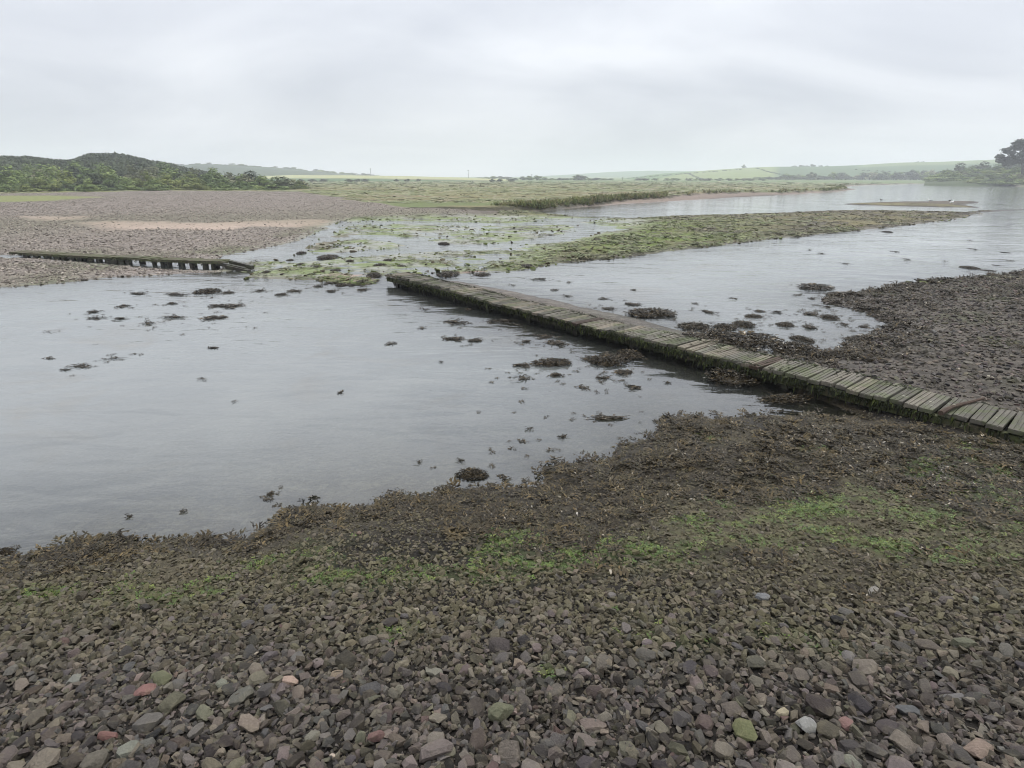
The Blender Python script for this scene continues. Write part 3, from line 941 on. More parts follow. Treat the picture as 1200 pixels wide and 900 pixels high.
# ------------------------------------------------------------------ stones and weed on the other shores
def build_far_scatter():
    # right flat beyond the boardwalk
    n = 60000
    x = RNG.uniform(2, 24, n); y = RNG.uniform(4.5, 18, n)
    z, sd, msd, fl, near, left = ground(x, y, True)
    ok, u, v = in_view(x, y, z)
    side = (x - fa[0]) * DECK_NRM[0] + (y - fa[1]) * DECK_NRM[1]
    keep = ok & (sd > -.10) & (side > DECK_W + .05) & (y < 17.5) & (u > 800)
    x, y, z, sd = x[keep], y[keep], z[keep], sd[keep]; k = len(x)
    s = .03 + .07 * RNG.random(k) ** 2
    c = stone_cols(k) * .95
    g = (sstep(.1, .6, fbm(x / .9, y / .9, 97)) * RNG.uniform(0, .7, k))[:, None]
    c = c * (1 - g) + np.array((.085, .10, .040)) * g
    scatter('flat_stones', SRC_STONE, len(SMALL_STONES), np.stack([x, y, z + s * .12], 1), stone_rots(k, .25), s[:, None] * RNG.uniform(.8, 1.3, (k, 3)), c,
            'dark weedy stones covering the flat beyond the boardwalk on the right')
    m = RNG.random(k) < sstep(.0, .6, fbm(x / 1.1, y / 1.1, 98)) * .13 + sstep(.7, .0, sd) * .22
    xw, yw, zw = x[m], y[m], z[m]; kw = len(xw)
    sw = RNG.uniform(.07, .16, kw)
    c = np.array([(.045, .034, .022), (.060, .045, .026), (.040, .036, .024)])[RNG.integers(0, 3, kw)] * RNG.uniform(.7, 1.3, (kw, 1))
    scatter('flat_wrack', SRC_FROND, len(FRONDS), np.stack([xw, yw, np.maximum(zw, 0) + .01], 1), np.stack([RNG.normal(0, .2, kw), RNG.normal(0, .2, kw), RNG.uniform(0, 6.28, kw)], 1),
            sw[:, None] * np.array([1, 1, .6]), c, 'brown wrack scattered over the stony flat on the right')
    # left shingle bank
    xy = sample_px(130000, -60, 700, 336, 226); x, y = xy.T
    z, sd, msd, fl, near, left = ground(x, y, True)
    keep = (left > .3) & (sd > .0) & (msd < .2) & (fl < .3)
    sandy = np.minimum(sdist(x, y, SANDS[0]), sdist(x, y, SANDS[1]))
    keep &= (sandy > 0.3) | (RNG.random(len(x)) < .12)
    keep &= (sdist(x, y, YSTRIP) > 0)
    x, y, z, sd = x[keep], y[keep], z[keep], sd[keep]; k = len(x)
    s = .035 + .075 * RNG.random(k) ** 2.5
    c = np.array([(.235, .198, .172), (.19, .165, .14), (.29, .25, .21), (.155, .135, .115), (.38, .335, .28)])[RNG.integers(0, 5, k)] * RNG.uniform(.75, 1.25, (k, 1))
    scatter('shingle', SRC_STONE, len(SMALL_STONES), np.stack([x, y, z + s * .1], 1), stone_rots(k, .25), s[:, None] * RNG.uniform(.8, 1.3, (k, 3)), c,
            'purplish grey shingle on the far left bank')
    # lumps of weed and stones on the drained flats and the bar
    xy = sample_px(70000, 280, 1150, 334, 246); x, y = xy.T
    z, sd, msd, fl, near, left = ground(x, y, True)
    clump = sstep(-.05, .5, fbm(x / 1.2, y / .9, 99, 4, .6))
    bar = (x > -1) & (y > 15)
    keep = (msd < 0) & (near < .1) & (z > -.02) & ((fl > .3) | bar) & (RNG.random(len(x)) < .03 + .30 * clump * (1 - .5 * fl))
    x, y, z, fl = x[keep], y[keep], z[keep], fl[keep]; k = len(x)
    s = .05 + .15 * RNG.random(k) ** 2.6
    pick = RNG.integers(0, 6, k)
    c = np.array([(.060, .048, .030), (.085, .070, .042), (.10, .12, .040), (.12, .11, .060), (.11, .14, .04), (.13, .15, .05)])[pick] * RNG.uniform(.7, 1.3, (k, 1))
    scatter('bar_stones', SRC_STONE, len(SMALL_STONES), np.stack([x, y, z + s * .08], 1), stone_rots(k, .2), s[:, None] * np.stack([RNG.uniform(.9, 1.6, k), RNG.uniform(.8, 1.3, k), RNG.uniform(.6, 1.1, k)], 1), c,
            'weedy stones scattered over the drained green flats and the long bar')
    # green and brown weed growing on the flats and the bar
    xy = sample_px(150000, 280, 1160, 334, 246); x, y = xy.T
    z, sd, msd, fl, near, left = ground(x, y, True)
    bar = (x > -1) & (y > 15)
    patch = sstep(-.25, .35, fbm(x / 1.6, y / 1.1, 104, 5, .6))
    keep = (msd < -.3) & (near < .1) & (z > .004) & ((fl > .3) | (bar & (left < .3) & ((y > 17.6) | (x < 7)))) & (RNG.random(len(x)) < (.05 + .70 * patch) * (1 - .45 * fl))
    x, y, z, fl, sd = x[keep], y[keep], z[keep], fl[keep], sd[keep]; k = len(x)
    green = np.maximum(sstep(.78, .48, fbm(x / 2.5, y / 1.6, 105) * .5 + .5 + .014 * np.maximum(x - 6, 0)), .55 * fl) * RNG.uniform(.3, 1, k)
    brown = np.array([(.060, .046, .026), (.125, .105, .058), (.17, .15, .08), (.045, .036, .022)])[RNG.integers(0, 4, k)]
    grn = np.array([(.130, .175, .040), (.105, .160, .030), (.175, .205, .065), (.205, .215, .110)])[RNG.integers(0, 4, k)]
    c = brown * (1 - green[:, None]) + grn * green[:, None]
    c = c * RNG.uniform(.75, 1.25, (k, 1))
    s = RNG.uniform(.08, .22, k) * (1 - .45 * fl)
    scatter('bar_weed', SRC_ALGAE, len(ALGAE_TUFTS), np.stack([x, y, np.maximum(z, 0) + .012], 1), np.stack([RNG.normal(0, .15, k), RNG.normal(0, .15, k), RNG.uniform(0, 6.28, k)], 1), s[:, None] * np.array([1, 1, .42]), c,
            'green and brown weed spread over the drained flats and the long bar')
    # low growth that mottles the marsh
    xy = sample_px(26000, -60, 1260, 244, 213); x, y = xy.T
    z, sd, msd, fl, near, left = ground(x, y, True)
    keep = (msd > .6) & (np.hypot(x, y) < 300)
    x, y, z = x[keep], y[keep], z[keep]; k = len(x)
    d = np.hypot(x, y)
    s = RNG.uniform(.4, 1.0, k) * (.5 + d / 150)
    c = np.array([(.180, .190, .075), (.225, .205, .100), (.140, .165, .062), (.245, .205, .120), (.160, .185, .068)])[RNG.integers(0, 5, k)] * RNG.uniform(.9, 1.12, (k, 1))
    scatter('marsh_growth', SRC_ALGAE, len(ALGAE_TUFTS), np.stack([x, y, z + .03], 1), np.stack([RNG.normal(0, .06, k), RNG.normal(0, .06, k), RNG.uniform(0, 6.28, k)], 1), s[:, None] * np.array([1, 1, .04]), c,
            'low khaki and green growth mottling the salt marsh')
    # marsh grass hanging over the eroded bank
    n = 60000
    xy = np.concatenate([sample_px(n, 520, 780, 247, 228), sample_px(12000, 780, 1010, 231, 216)]); x, y = xy.T
    z, sd, msd, fl, near, left = ground(x, y, True)
    edge = np.exp(-((msd - 1.0) / .9) ** 2)
    lumpy = sstep(-.5, .3, fbm(x / 1.7, y / 1.7, 106))
    keep = (msd > .35) & (RNG.random(len(x)) < edge * (.25 + .75 * lumpy)) & (x > -7)
    x, y, z, edge = x[keep], y[keep], z[keep], edge[keep]; k = len(x)
    s = RNG.uniform(.16, .40, k) * (.8 + .6 * lumpy[keep])
    c = np.array([(.16, .19, .07), (.20, .20, .09), (.115, .145, .05), (.22, .20, .11)])[RNG.integers(0, 4, k)] * RNG.uniform(.7, 1.2, (k, 1))
    scatter('marsh_grass', SRC_TUFT, len(TUFTS), np.stack([x, y, z - .03], 1), np.stack([RNG.normal(0, .3, k), RNG.normal(0, .3, k), RNG.uniform(0, 6.28, k)], 1), s[:, None] * np.array([1.8, 1.8, 1.0]), c,
            'tufted grass hanging over the low eroded edge of the salt marsh')
build_far_scatter()

# ------------------------------------------------------------------ seaweed clumps one can count
PATCH_DENSE = [frond_clump('weed_mound', 400 + i, 330, .5, .14, .022, .42, WEED, .17) for i in range(5)]
PATCH_FLAT = [strand('weed_patch', 420 + i, (60, 110, 170, 230)[i % 4], (.5, .9, .7, 1.1)[i % 4], (.10, .15, .12)[i % 3], .020, .10) for i in range(12)]
PATCH_WISP = [strand('weed_wisp', 440 + i, (16, 30, 55)[i % 3], (.35, .6, .9)[i % 3], (.09, .15, .12, .2)[i % 4], .016, .08) for i in range(12)]
def build_clumps():
    L, Rr = 'seaweed clumps in the left lagoon', 'seaweed clumps in the right lagoon'
    LW = 'thin dark wisp of seaweed just breaking the surface of the left lagoon'
    LF = 'small flat patch of dark weed near the far shore of the left lagoon'
    RW = 'thin dark wisp of weed on the pale water of the right lagoon'
    RM = 'small rounded brown weed mound in the shallows off the stony flat on the right'
    data = [  # u, v, width px, height px, style, group, label
        (536, 378, 40, 8, 'f', L, 'long brown weed patch left of the walkway, farthest back of its row'),
        (588, 378, 38, 9, 'f', L, 'brown weed patch closest to the walkway, right of the farthest long patch'),
        (531, 398, 27, 7, 'f', L, 'left half of a pair of brown weed patches in the open lagoon'),
        (557, 399, 21, 6, 'f', L, 'right half of a pair of brown weed patches in the open lagoon'),
        (614, 401, 22, 5, 'f', L, 'small weed streak between the pair of patches and the walkway'),
        (637, 395, 26, 6, 'f', L, 'narrow weed streak drifting beside the mossy walkway edge'),
        (652, 403, 32, 10, 'f', L, 'bigger dark weed patch just below the narrow streak by the walkway'),
        (613, 429, 28, 8, 'f', L, 'left part of the wide weed raft in mid lagoon'),
        (647, 426, 42, 12, 'm', L, 'thick right part of the wide weed raft in mid lagoon'),
        (610, 444, 38, 11, 'w', L, 'loose sparse weed scatter below the wide raft'),
        (651, 440, 22, 7, 'f', L, 'little weed patch right below the wide raft'),
        (692, 422, 36, 13, 'f', L, 'flat olive weed fringe left of the dark mound by the walkway'),
        (713, 424, 40, 17, 'm', L, 'dark rocky weed mound under the walkway, largest in the left lagoon'),
        (737, 417, 28, 14, 'm', L, 'weed heap touching the walkway shadow right of the dark mound'),
        (709, 443, 32, 7, 'w', L, 'sparse weed strip just below the dark rocky mound'),
        (730, 437, 28, 8, 'f', L, 'small weed raft right below the dark rocky mound'),
        (682, 454, 25, 6, 'w', L, 'scattered weed bits in front of the dark rocky mound'),
        (742, 455, 22, 8, 'f', L, 'round weed patch alone in front of the walkway shadow'),
        (712, 490, 56, 9, 'f', L, 'long weed tongue reaching out from the wrack into the lagoon'),
        (553, 557, 36, 17, 'm', L, 'dark rounded weed hump standing just off the near waterline'),
        (660, 556, 34, 9, 'w', L, 'loose weed strands off the near waterline right of the rounded hump'),
        (862, 444, 58, 26, 'm', L, 'large weed covered boulder against the front of the walkway'),
        (922, 468, 60, 13, 'm', L, 'long low weed bank in the dark channel in front of the walkway'),
        (5, 647, 24, 12, 'm', L, 'dark weed lump at the left edge on the near waterline'),
        (317, 579, 12, 7, 'w', L, 'tiny tuft of golden weed sticking out near the waterline'),
        (243, 342, 26, 8, 'm', L, 'dark weed mound, highest one near the far left shore'),
        (264, 359, 46, 7, 'f', L, 'long dark weed bar in the upper left lagoon'),
        (250, 373, 36, 7, 'f', L, 'slanting dark weed bar below the long one in the upper left lagoon'),
        (178, 379, 28, 5, 'f', L, 'thin weed bar left of the slanting one in the upper left lagoon'),
        (95, 429, 38, 7, 'w', L, 'diagonal weed streak alone on the far left water'),
        (130, 421, 46, 4, 'w', L, 'faint weed thread trailing right from the diagonal streak'),
    ]
    for t in [(497, 362, 22, 4), (549, 363, 12, 5), (497, 385, 24, 4), (458, 403, 20, 5), (517, 425, 9, 3), (400, 460, 12, 7), (516, 347, 8, 3), (782, 449, 14, 4), (60, 389, 24, 4), (58, 420, 22, 4),
              (77, 434, 20, 3), (275, 471, 10, 4), (237, 445, 22, 3), (250, 408, 18, 3), (490, 542, 14, 6), (215, 600, 12, 6), (540, 540, 18, 6), (150, 606, 16, 6), (620, 503, 14, 4), (660, 512, 20, 6), (118, 372, 34, 5), (590, 560, 26, 8)]:
        data.append((*t, 'w', L, LW))
    for t in [(164, 344, 24, 4), (207, 345, 34, 4), (267, 343, 18, 5), (305, 341, 20, 4), (144, 359, 16, 5), (110, 366, 20, 4), (203, 356, 18, 3), (201, 372, 34, 4), (110, 374, 20, 3), (345, 341, 18, 4), (330, 345, 16, 4), (370, 336, 22, 5), (390, 341, 16, 5), (140, 374, 18, 3),
              (425, 340, 16, 5), (385, 332, 18, 5), (412, 334, 18, 5)]:
        data.append((*t, 'f', L, LF))
    data += [
        (762, 368, 52, 13, 'm', Rr, 'large bristly weed island behind the walkway in the right lagoon'),
        (743, 357, 26, 5, 'f', Rr, 'thin weed raft left above the large bristly weed island'),
        (714, 362, 20, 4, 'f', Rr, 'little weed streak touching the walkway left of the bristly island'),
        (633, 328, 24, 4, 'f', Rr, 'slanting weed streak farthest from the walkway on the pale water'),
        (955, 337, 38, 9, 'm', Rr, 'dark pointed weed island off the tip of the stony flat'),
        (814, 383, 34, 10, 'm', Rr, 'first weed heap along the back edge of the walkway, leftmost in its row'),
        (850, 384, 24, 10, 'm', Rr, 'second weed heap from the left along the back of the walkway'),
        (871, 381, 24, 10, 'm', Rr, 'third weed heap along the back of the walkway, set a little out'),
        (840, 393, 34, 14, 'm', Rr, 'weed heap tight against the walkway below the second heap'),
        (878, 400, 68, 20, 'm', Rr, 'longest shaggy weed bank along the back of the walkway'),
        (930, 411, 50, 20, 'm', Rr, 'big brown weed heap beside the rusty plank of the walkway'),
        (936, 397, 18, 8, 'm', Rr, 'small dark weed mound behind the big brown heap'),
        (947, 400, 12, 7, 'm', Rr, 'tiny weed mound right of the small dark mound'),
        (964, 418, 34, 14, 'm', Rr, 'grey weedy stone heap where the walkway meets the flat'),
        (1010, 398, 36, 10, 'm', Rr, 'flat dark weed island in the small bay of the stony flat'),
        (1003, 419, 26, 10, 'm', Rr, 'weed heap on the near rim of the small bay'),
        (525, 322, 22, 8, 'm', Rr, 'dark weedy boulder beside the far end of the walkway'),
        (565, 322, 18, 5, 'm', Rr, 'flat dark rock in the shallows off the far end of the walkway'),
        (618, 312, 14, 5, 'm', Rr, 'lone black rock at the green edge of the right lagoon'),
        (1040, 272, 8, 3, 'm', Rr, 'single dark rock just off the long bar'),
        (1136, 314, 14, 5, 'm', Rr, 'dark hump on open water left of the right shore'),
    ]
    for t in [(952, 369, 22, 9), (972, 372, 18, 7), (973, 351, 16, 6), (985, 345, 30, 6), (831, 366, 18, 6), (883, 371, 18, 6), (912, 367, 14, 6), (920, 381, 18, 7), (948, 383, 18, 8), (1010, 362, 14, 5), (990, 381, 10, 4), (1012, 383, 10, 4), (968, 360, 10, 4), (890, 365, 12, 4)]:
        data.append((*t, 'm', Rr, RM))
    for t in [(668, 331, 14, 4), (650, 340, 14, 3), (665, 347, 20, 4), (708, 350, 22, 4), (790, 375, 10, 4), (743, 340, 12, 3), (1139, 282, 12, 3), (1140, 292, 13, 3), (1048, 295, 12, 3), (1062, 304, 20, 3), (1180, 305, 16, 3),
              (1157, 317, 16, 4), (948, 293, 10, 3), (962, 297, 11, 3), (990, 309, 14, 3), (1168, 311, 12, 3), (935, 346, 22, 3), (952, 350, 14, 4), (1106, 306, 10, 3), (860, 350, 14, 3), (815, 356, 12, 3), (880, 389, 16, 4), (600, 334, 12, 3), (1178, 296, 10, 2)]:
        data.append((*t, 'w', Rr, RW))
    RK = 'dark weedy rocks between the two walkways'
    for (u, v, w, h, lab) in [(384, 302, 22, 7, 'largest dark rock in the wet strip between the walkways'), (353, 297, 9, 5, 'dark rock at the near edge of the pale stream'), (352, 310, 8, 4, None), (372, 313, 9, 4, None), (400, 334, 12, 5, None), (424, 331, 14, 6, None),
                              (438, 323, 16, 7, 'dark rock on the pinkish sand by the far walkway end'), (330, 316, 10, 4, None), (312, 319, 9, 4, None), (365, 322, 10, 4, None), (410, 306, 9, 4, None), (455, 305, 10, 4, None), (470, 312, 9, 4, None), (340, 305, 8, 3, None), (520, 286, 12, 5, None), (700, 281, 9, 4, None), (445, 311, 12, 5, None), (393, 317, 11, 4, None)]:
        data.append((u, v, w, h, 'm', RK, lab or 'small dark weedy rock on the wet strip between the walkways'))
    for i, (u, v, w, h, st, grp, lab) in enumerate(data):
        if st == 'm' and lab == RM and i % 2: st = 'f'
        x, y = P(u, v, 0.0); x, y = float(x), float(y)
        z = max(0.0, float(ground(np.array([x]), np.array([y]))[0])) if st == 'm' else 0.0
        if z > 0:
            q = PG1(u, v); x, y, z = q.x, q.y, max(q.z, 0)
        dep = y * CP + EYE * SP
        sx = w * dep / F * (.8 if st == 'w' else 1.0)
        el = math.atan2(EYE, y)
        sy = max(h * dep / F / math.sin(el) * (.62 if st == 'm' else .85), sx * .25)
        sy = min(sy, sx * 1.6)
        src = {'m': PATCH_DENSE, 'f': PATCH_FLAT, 'w': PATCH_WISP}[st]
        o = link('seaweed_clump', src[i % len(src)])
        o.location = (x, y, z - (.012 if st == 'm' else .006))
        o.rotation_euler = (0, 0, random.uniform(-.25, .25) + random.choice((0, math.pi)))
        hz = max(min(sx, sy), .30 * h * dep / F)
        hz = min(max(h * dep / F * 2.4, .10), 1.3) if st == 'm' else min(max(h * dep / F * 1.6, .25), 1.2)
        o.scale = (sx, sy, hz)
        tag(o, lab, 'seaweed', grp)
build_clumps()
def build_flecks():
    r = np.random.default_rng(77)
    PT, SC_ = [], []
    for o in list(COL.objects):
        if o.get('category') != 'seaweed' or 'wisp' in o['label']: continue
        n = 7 if o.location.y < 14 else 4
        a = r.normal(size=(n, 2)) * np.array([o.scale.x * .55, o.scale.y * .6 + .04])
        PT.append(np.stack([o.location.x + a[:, 0], o.location.y + a[:, 1], np.full(n, .004)], 1))
    # a thin spread of bits in the small bay and off the near waterline
    for pl, n in ((poly([(880, 365), (1000, 362), (1050, 380), (1010, 400), (900, 395)]), 200), (poly([(560, 470), (760, 455), (800, 490), (700, 545), (560, 575)]), 60), (poly([(90, 360), (300, 340), (330, 380), (120, 430)]), 50)):
        lo, hi = pl.min(0), pl.max(0); q = r.uniform(lo, hi, (n * 2, 2)); q = q[sdist(q[:, 0], q[:, 1], pl) < 0]
        q = q[fbm(q[:, 0] / .5, q[:, 1] / .35, 107) > .12]
        PT.append(np.stack([q[:, 0], q[:, 1], np.full(len(q), .004)], 1))
    p = np.concatenate(PT); g = ground(p[:, 0], p[:, 1]); p = p[g < 0.0]; k = len(p)
    s = RNG.uniform(.02, .05, k) * (.75 + p[:, 1] / 28)
    scatter('weed_flecks', SRC_FROND, len(FRONDS), p, np.stack([np.zeros(k), np.zeros(k), RNG.uniform(0, 6.28, k)], 1), s[:, None] * np.array([1.4, .8, .35]), np.full((k, 3), .03) * np.array((1, .8, .5)),
            'small loose bits of dark weed floating round the clumps')
build_flecks()

# ------------------------------------------------------------------ boardwalk
def wood_mat(name, c0, c1, moss=.25, rough=.8):
    m = Mat(name)
    co = m.objco()
    mp = m.node('ShaderNodeMapping'); mp.inputs['Scale'].default_value = (34, 2.2, 10); m.l.new(co, mp.inputs['Vector'])
    rnd = m.node('ShaderNodeObjectInfo').outputs['Random']
    off = m.node('ShaderNodeCombineXYZ'); m.l.new(m.math('MULTIPLY', rnd, 37.0), off.inputs[0]); m.l.new(m.math('MULTIPLY', rnd, 11.0), off.inputs[1])
    m.l.new(off.outputs[0], mp.inputs['Location'])
    n = m.noise(1.0, 5, .6, mp.outputs[0], .3)
    c = m.ramp(n.outputs['Fac'], [(.3, c0), (.7, c1)])
    tint = m.ramp(rnd, [(0, (.55, .54, .52)), (.5, (1, 1, 1)), (.8, (1.18, 1.10, 1.02)), (1, (1.45, 1.34, 1.26))])
    c = m.mix(1.0, c, tint, 'MULTIPLY')
    pos = m.pos()
    g = m.noise(3.4, 5, .7, pos)
    gm = m.ramp(g.outputs['Fac'], [(.47, (0, 0, 0)), (.60, (1, 1, 1))])
    c = m.mix(m.math('MULTIPLY', gm, moss), c, (.070, .088, .028))
    l = m.noise(11.0, 4, .7, pos)
    lm = m.ramp(l.outputs['Fac'], [(.64, (0, 0, 0)), (.70, (1, 1, 1))])
    c = m.mix(m.math('MULTIPLY', lm, .55), c, (.40, .40, .30))
    m.principled(c, rough, m.bump(n.outputs['Fac'], .6, .006), .3)
    return m.m
PLANK = wood_mat('weathered_plank', (.078, .072, .058), (.175, .160, .130), .55)
RUST = wood_mat('rusty_plank', (.030, .021, .016), (.055, .038, .028), .05)
BEAM = wood_mat('mossy_beam', (.040, .038, .026), (.085, .080, .048), .7)
WET = wood_mat('wet_timber', (.018, .015, .011), (.040, .034, .024), .25, .5)
def moss_mat():
    m = Mat('moss')
    rnd = m.node('ShaderNodeNewGeometry').outputs['Random Per Island']
    m.principled(m.ramp(rnd, [(0, (.012, .013, .007)), (.55, (.026, .031, .012)), (.9, (.060, .072, .022)), (1, (.10, .12, .035))]), .75, None, .2)
    return m.m
MOSS = moss_mat()

def box_bm(bm, x0, x1, y0, y1, z0, z1, bev=0.0, jit=0.0, r=random):
    vs = []
    for z in (z0, z1):
        for (x, y) in ((x0, y0), (x1, y0), (x1, y1), (x0, y1)):
            vs.append(bm.verts.new((x + r.uniform(-jit, jit), y + r.uniform(-jit, jit), z + r.uniform(-jit, jit) * .5)))
    fs = [(0, 3, 2, 1), (4, 5, 6, 7), (0, 1, 5, 4), (1, 2, 6, 5), (2, 3, 7, 6), (3, 0, 4, 7)]
    F_ = [bm.faces.new([vs[i] for i in f]) for f in fs]
    if bev > 0:
        es = list({e for f in F_ for e in f.edges})
        bmesh.ops.bevel(bm, geom=es, offset=bev, segments=1, affect='EDGES', profile=.6)
    return vs
def bm_mesh(name, bm, mat):
    bmesh.ops.recalc_face_normals(bm, faces=bm.faces)
    me = bpy.data.meshes.new(name); bm.to_mesh(me); bm.free(); me.materials.append(mat)
    return me

def plank_mesh(i, mat, width):
    r = random.Random(500 + i)
    bm = bmesh.new()
    # local x along the walkway, y across; two or three grooves cut along the top
    k = 3
    w = width / k
    cuts = []
    for j in range(k):
        cuts.append((-width / 2 + j * w + (.004 if j else 0), -width / 2 + (j + 1) * w))
    y0, y1 = -DECK_W / 2 - r.uniform(-.02, .03), DECK_W / 2 + r.uniform(-.02, .03)
    # body
    box_bm(bm, -width / 2, width / 2, y0, y1, -.045, -.006, 0, .003, r)
    for a, b in cuts:
        box_bm(bm, a, b - .003, y0 + .002 + r.uniform(0, .006), y1 - .002 - r.uniform(0, .006), -.0075, r.uniform(-.002, .003), .002, .0015, r)
    return bm_mesh('plank', bm, mat)

def ang_of(d): return math.atan2(d[1], d[0])
def build_boardwalk():
    ang = ang_of(DECK_DIR)
    org = fa + DECK_NRM * DECK_W / 2 - DECK_DIR * .1
    root = empty('boardwalk', (org[0], org[1], 0.0), ang)
    tag(root, 'long low plank walkway crossing the lagoon with a mossy front edge', 'boardwalk')
    length = float(np.linalg.norm(fb - fa)) + 4.5
    pitch = .150
    n = int(length / pitch)
    meshes = [plank_mesh(i, PLANK, .134) for i in range(9)]
    rust = plank_mesh(20, RUST, .134)
    rusty_at = None
    # the dark plank stands where the photograph shows it
    q = np.array(P(893, 424, DECK_Z)); rusty_at = int(round(float((q - org) @ DECK_DIR) / pitch))
    q2 = np.array(P(705, 372, DECK_Z)); dark2 = int(round(float((q2 - org) @ DECK_DIR) / pitch))
    for i in range(n):
        me = rust if i in (rusty_at, dark2) else meshes[random.randrange(9)]
        o = link('plank', me, None, root)
        sag = .010 * math.sin(i * .37) + .016 * math.sin(i * .085 + 1)
        o.location = (i * pitch + random.gauss(0, .004), random.gauss(0, .012) + .025 * math.sin(i * .14), DECK_Z + sag + random.gauss(0, .003))
        o.rotation_euler = (random.gauss(0, .008), random.gauss(0, .018), random.gauss(0, .016)); o.scale.x = random.choice((1, 1, .97, .93))
        if me is rust:
            o.rotation_euler.z = -.10; o.location.z += .006
            tag(o, 'rusty dark brown plank among grey ones')
    # edge timbers in lengths, on both sides, just under the planks
    yb = DECK_W / 2
    for s in (-1, 1):
        x = 0.0
        while x < length:
            L = min(random.uniform(2.2, 3.0), length - x)
            bm = bmesh.new(); box_bm(bm, x, x + L - .012, s * (yb - .09), s * (yb - .01), DECK_Z - .155, DECK_Z - .058, .006, .004)
            link('edge_beam', bm_mesh('edge_beam', bm, BEAM), None, root)
            x += L
    # posts in pairs and cross bearers
    bmp = bmesh.new(); box_bm(bmp, -.055, .055, -.055, .055, -.75, DECK_Z - .158, .008, .004); pm = bm_mesh('post', bmp, WET)
    bmc = bmesh.new(); box_bm(bmc, -.04, .04, -yb + .1, yb - .1, DECK_Z - .21, DECK_Z - .06, .004, .003); cm = bm_mesh('bearer', bmc, WET)
    x = .4
    while x < length - .3:
        for s in (-1, 1):
            o = link('post', pm, None, root); o.location = (x + random.gauss(0, .03), s * (yb - .12), 0); o.rotation_euler = (random.gauss(0, .03), random.gauss(0, .03), random.gauss(0, .05))
        o = link('bearer', cm, None, root); o.location = (x + .10, 0, 0)
        x += 1.25
    # rubble core between the posts (dark wet stones that carry the walkway)
    bm = bmesh.new()
    x = .0; r = random.Random(8)
    while x < length:
        for lev in range(3):
            w = r.uniform(.22, .42)
            box_bm(bm, x + r.uniform(-.05, .05), x + w, -yb + .17 + r.uniform(-.03, .05), yb - .17, -.55 + lev * .22, -.34 + lev * .22, .02, .025, r)
        x += .30
    core = link('rubble_core', bm_mesh('rubble_core', bm, WET), None, root); core['kind'] = 'stuff'
    # moss and weed hanging from the front and back edges
    r = random.Random(9)
    vs, fs = [], []
    for k in range(5200):
        s = -1 if r.random() < .72 else 1
        x = r.uniform(0, length)
        if vnoise(np.array([x * 1.3]), np.array([s * 3.1]), 7)[0] < .28 and r.random() < .75: continue
        y = s * (yb - .008 + r.uniform(0, .035)); z = DECK_Z - .02 - abs(r.gauss(0, .045))
        ln = r.uniform(.02, .06) + (.12 * r.random() ** 4); w = r.uniform(.006, .016); a = r.uniform(-.9, .9)
        b = len(vs); ca, sa = math.cos(a), math.sin(a)
        vs += [(x - w * ca, y - w * sa, z), (x + w * ca, y + w * sa, z), (x + w * .7 * ca + r.uniform(-.01, .01), y + s * r.uniform(.005, .03), z - ln * .6), (x + r.uniform(-.012, .012), y + s * r.uniform(0, .02), z - ln)]
        fs += [(b, b + 1, b + 2, b + 3)]
    # moss cushions on the top near both edges and in gaps
    for k in range(2600):
        x = r.uniform(0, length)
        if r.random() < .7: y = r.choice((-1, 1)) * (yb - abs(r.gauss(0, .05)))
        else: y = r.uniform(-yb, yb)
        if vnoise(np.array([x * .9]), np.array([y * 4.0]), 17)[0] < .48: continue
        z = DECK_Z + .004 + .010 * math.sin(x / pitch * .37) + .016 * math.sin(x / pitch * .085 + 1)
        for j in range(3):
            w = r.uniform(.006, .018); a = r.uniform(0, 6.28); b = len(vs)
            dx, dy = r.uniform(-.03, .03), r.uniform(-.03, .03)
            vs += [(x + dx - w, y + dy, z), (x + dx, y + dy - w, z + r.uniform(0, .01)), (x + dx + w, y + dy, z + r.uniform(0, .012)), (x + dx, y + dy + w, z + .003)]
            fs += [(b, b + 1, b + 2, b + 3)]
    me = bpy.data.meshes.new('moss'); me.from_pydata(vs, [], fs); me.update(); me.materials.append(MOSS)
    mo = link('moss', me, None, root); mo['kind'] = 'stuff'
    # driftwood lying across near the right end
    p0 = np.array(P(1102, 485, DECK_Z + .02)); p1 = np.array(P(1152, 468, DECK_Z + .02))
    stick('driftwood_branch', p0, p1, DECK_Z + .03, .024, 'brown driftwood branch lying across the walkway near its right end')
def stick(name, p0, p1, z, rad, label):
    bm = bmesh.new()
    d = Vector((*(p1 - p0), 0)); L = d.length; d.normalize(); sidev = Vector((-d.y, d.x, 0))
    rings = []
    for i in range(9):
        t = i / 8
        c = Vector((p0[0], p0[1], z)) + d * (L * t) + sidev * (.03 * math.sin(t * 3.3)) + Vector((0, 0, .006 * math.sin(t * 7)))
        rr = rad * (1.15 - .6 * t) * random.uniform(.85, 1.15)
        rings.append([bm.verts.new(c + sidev * (rr * math.cos(k * math.pi / 3.5)) + Vector((0, 0, rr * math.sin(k * math.pi / 3.5)))) for k in range(7)])
    for a, b in zip(rings, rings[1:]):
        for k in range(7): bm.faces.new((a[k], a[(k + 1) % 7], b[(k + 1) % 7], b[k]))
    bm.faces.new(rings[0][::-1]); bm.faces.new(rings[-1])
    o = link(name, bm_mesh(name, bm, RUST))
    tag(o, label, 'driftwood')
build_boardwalk()

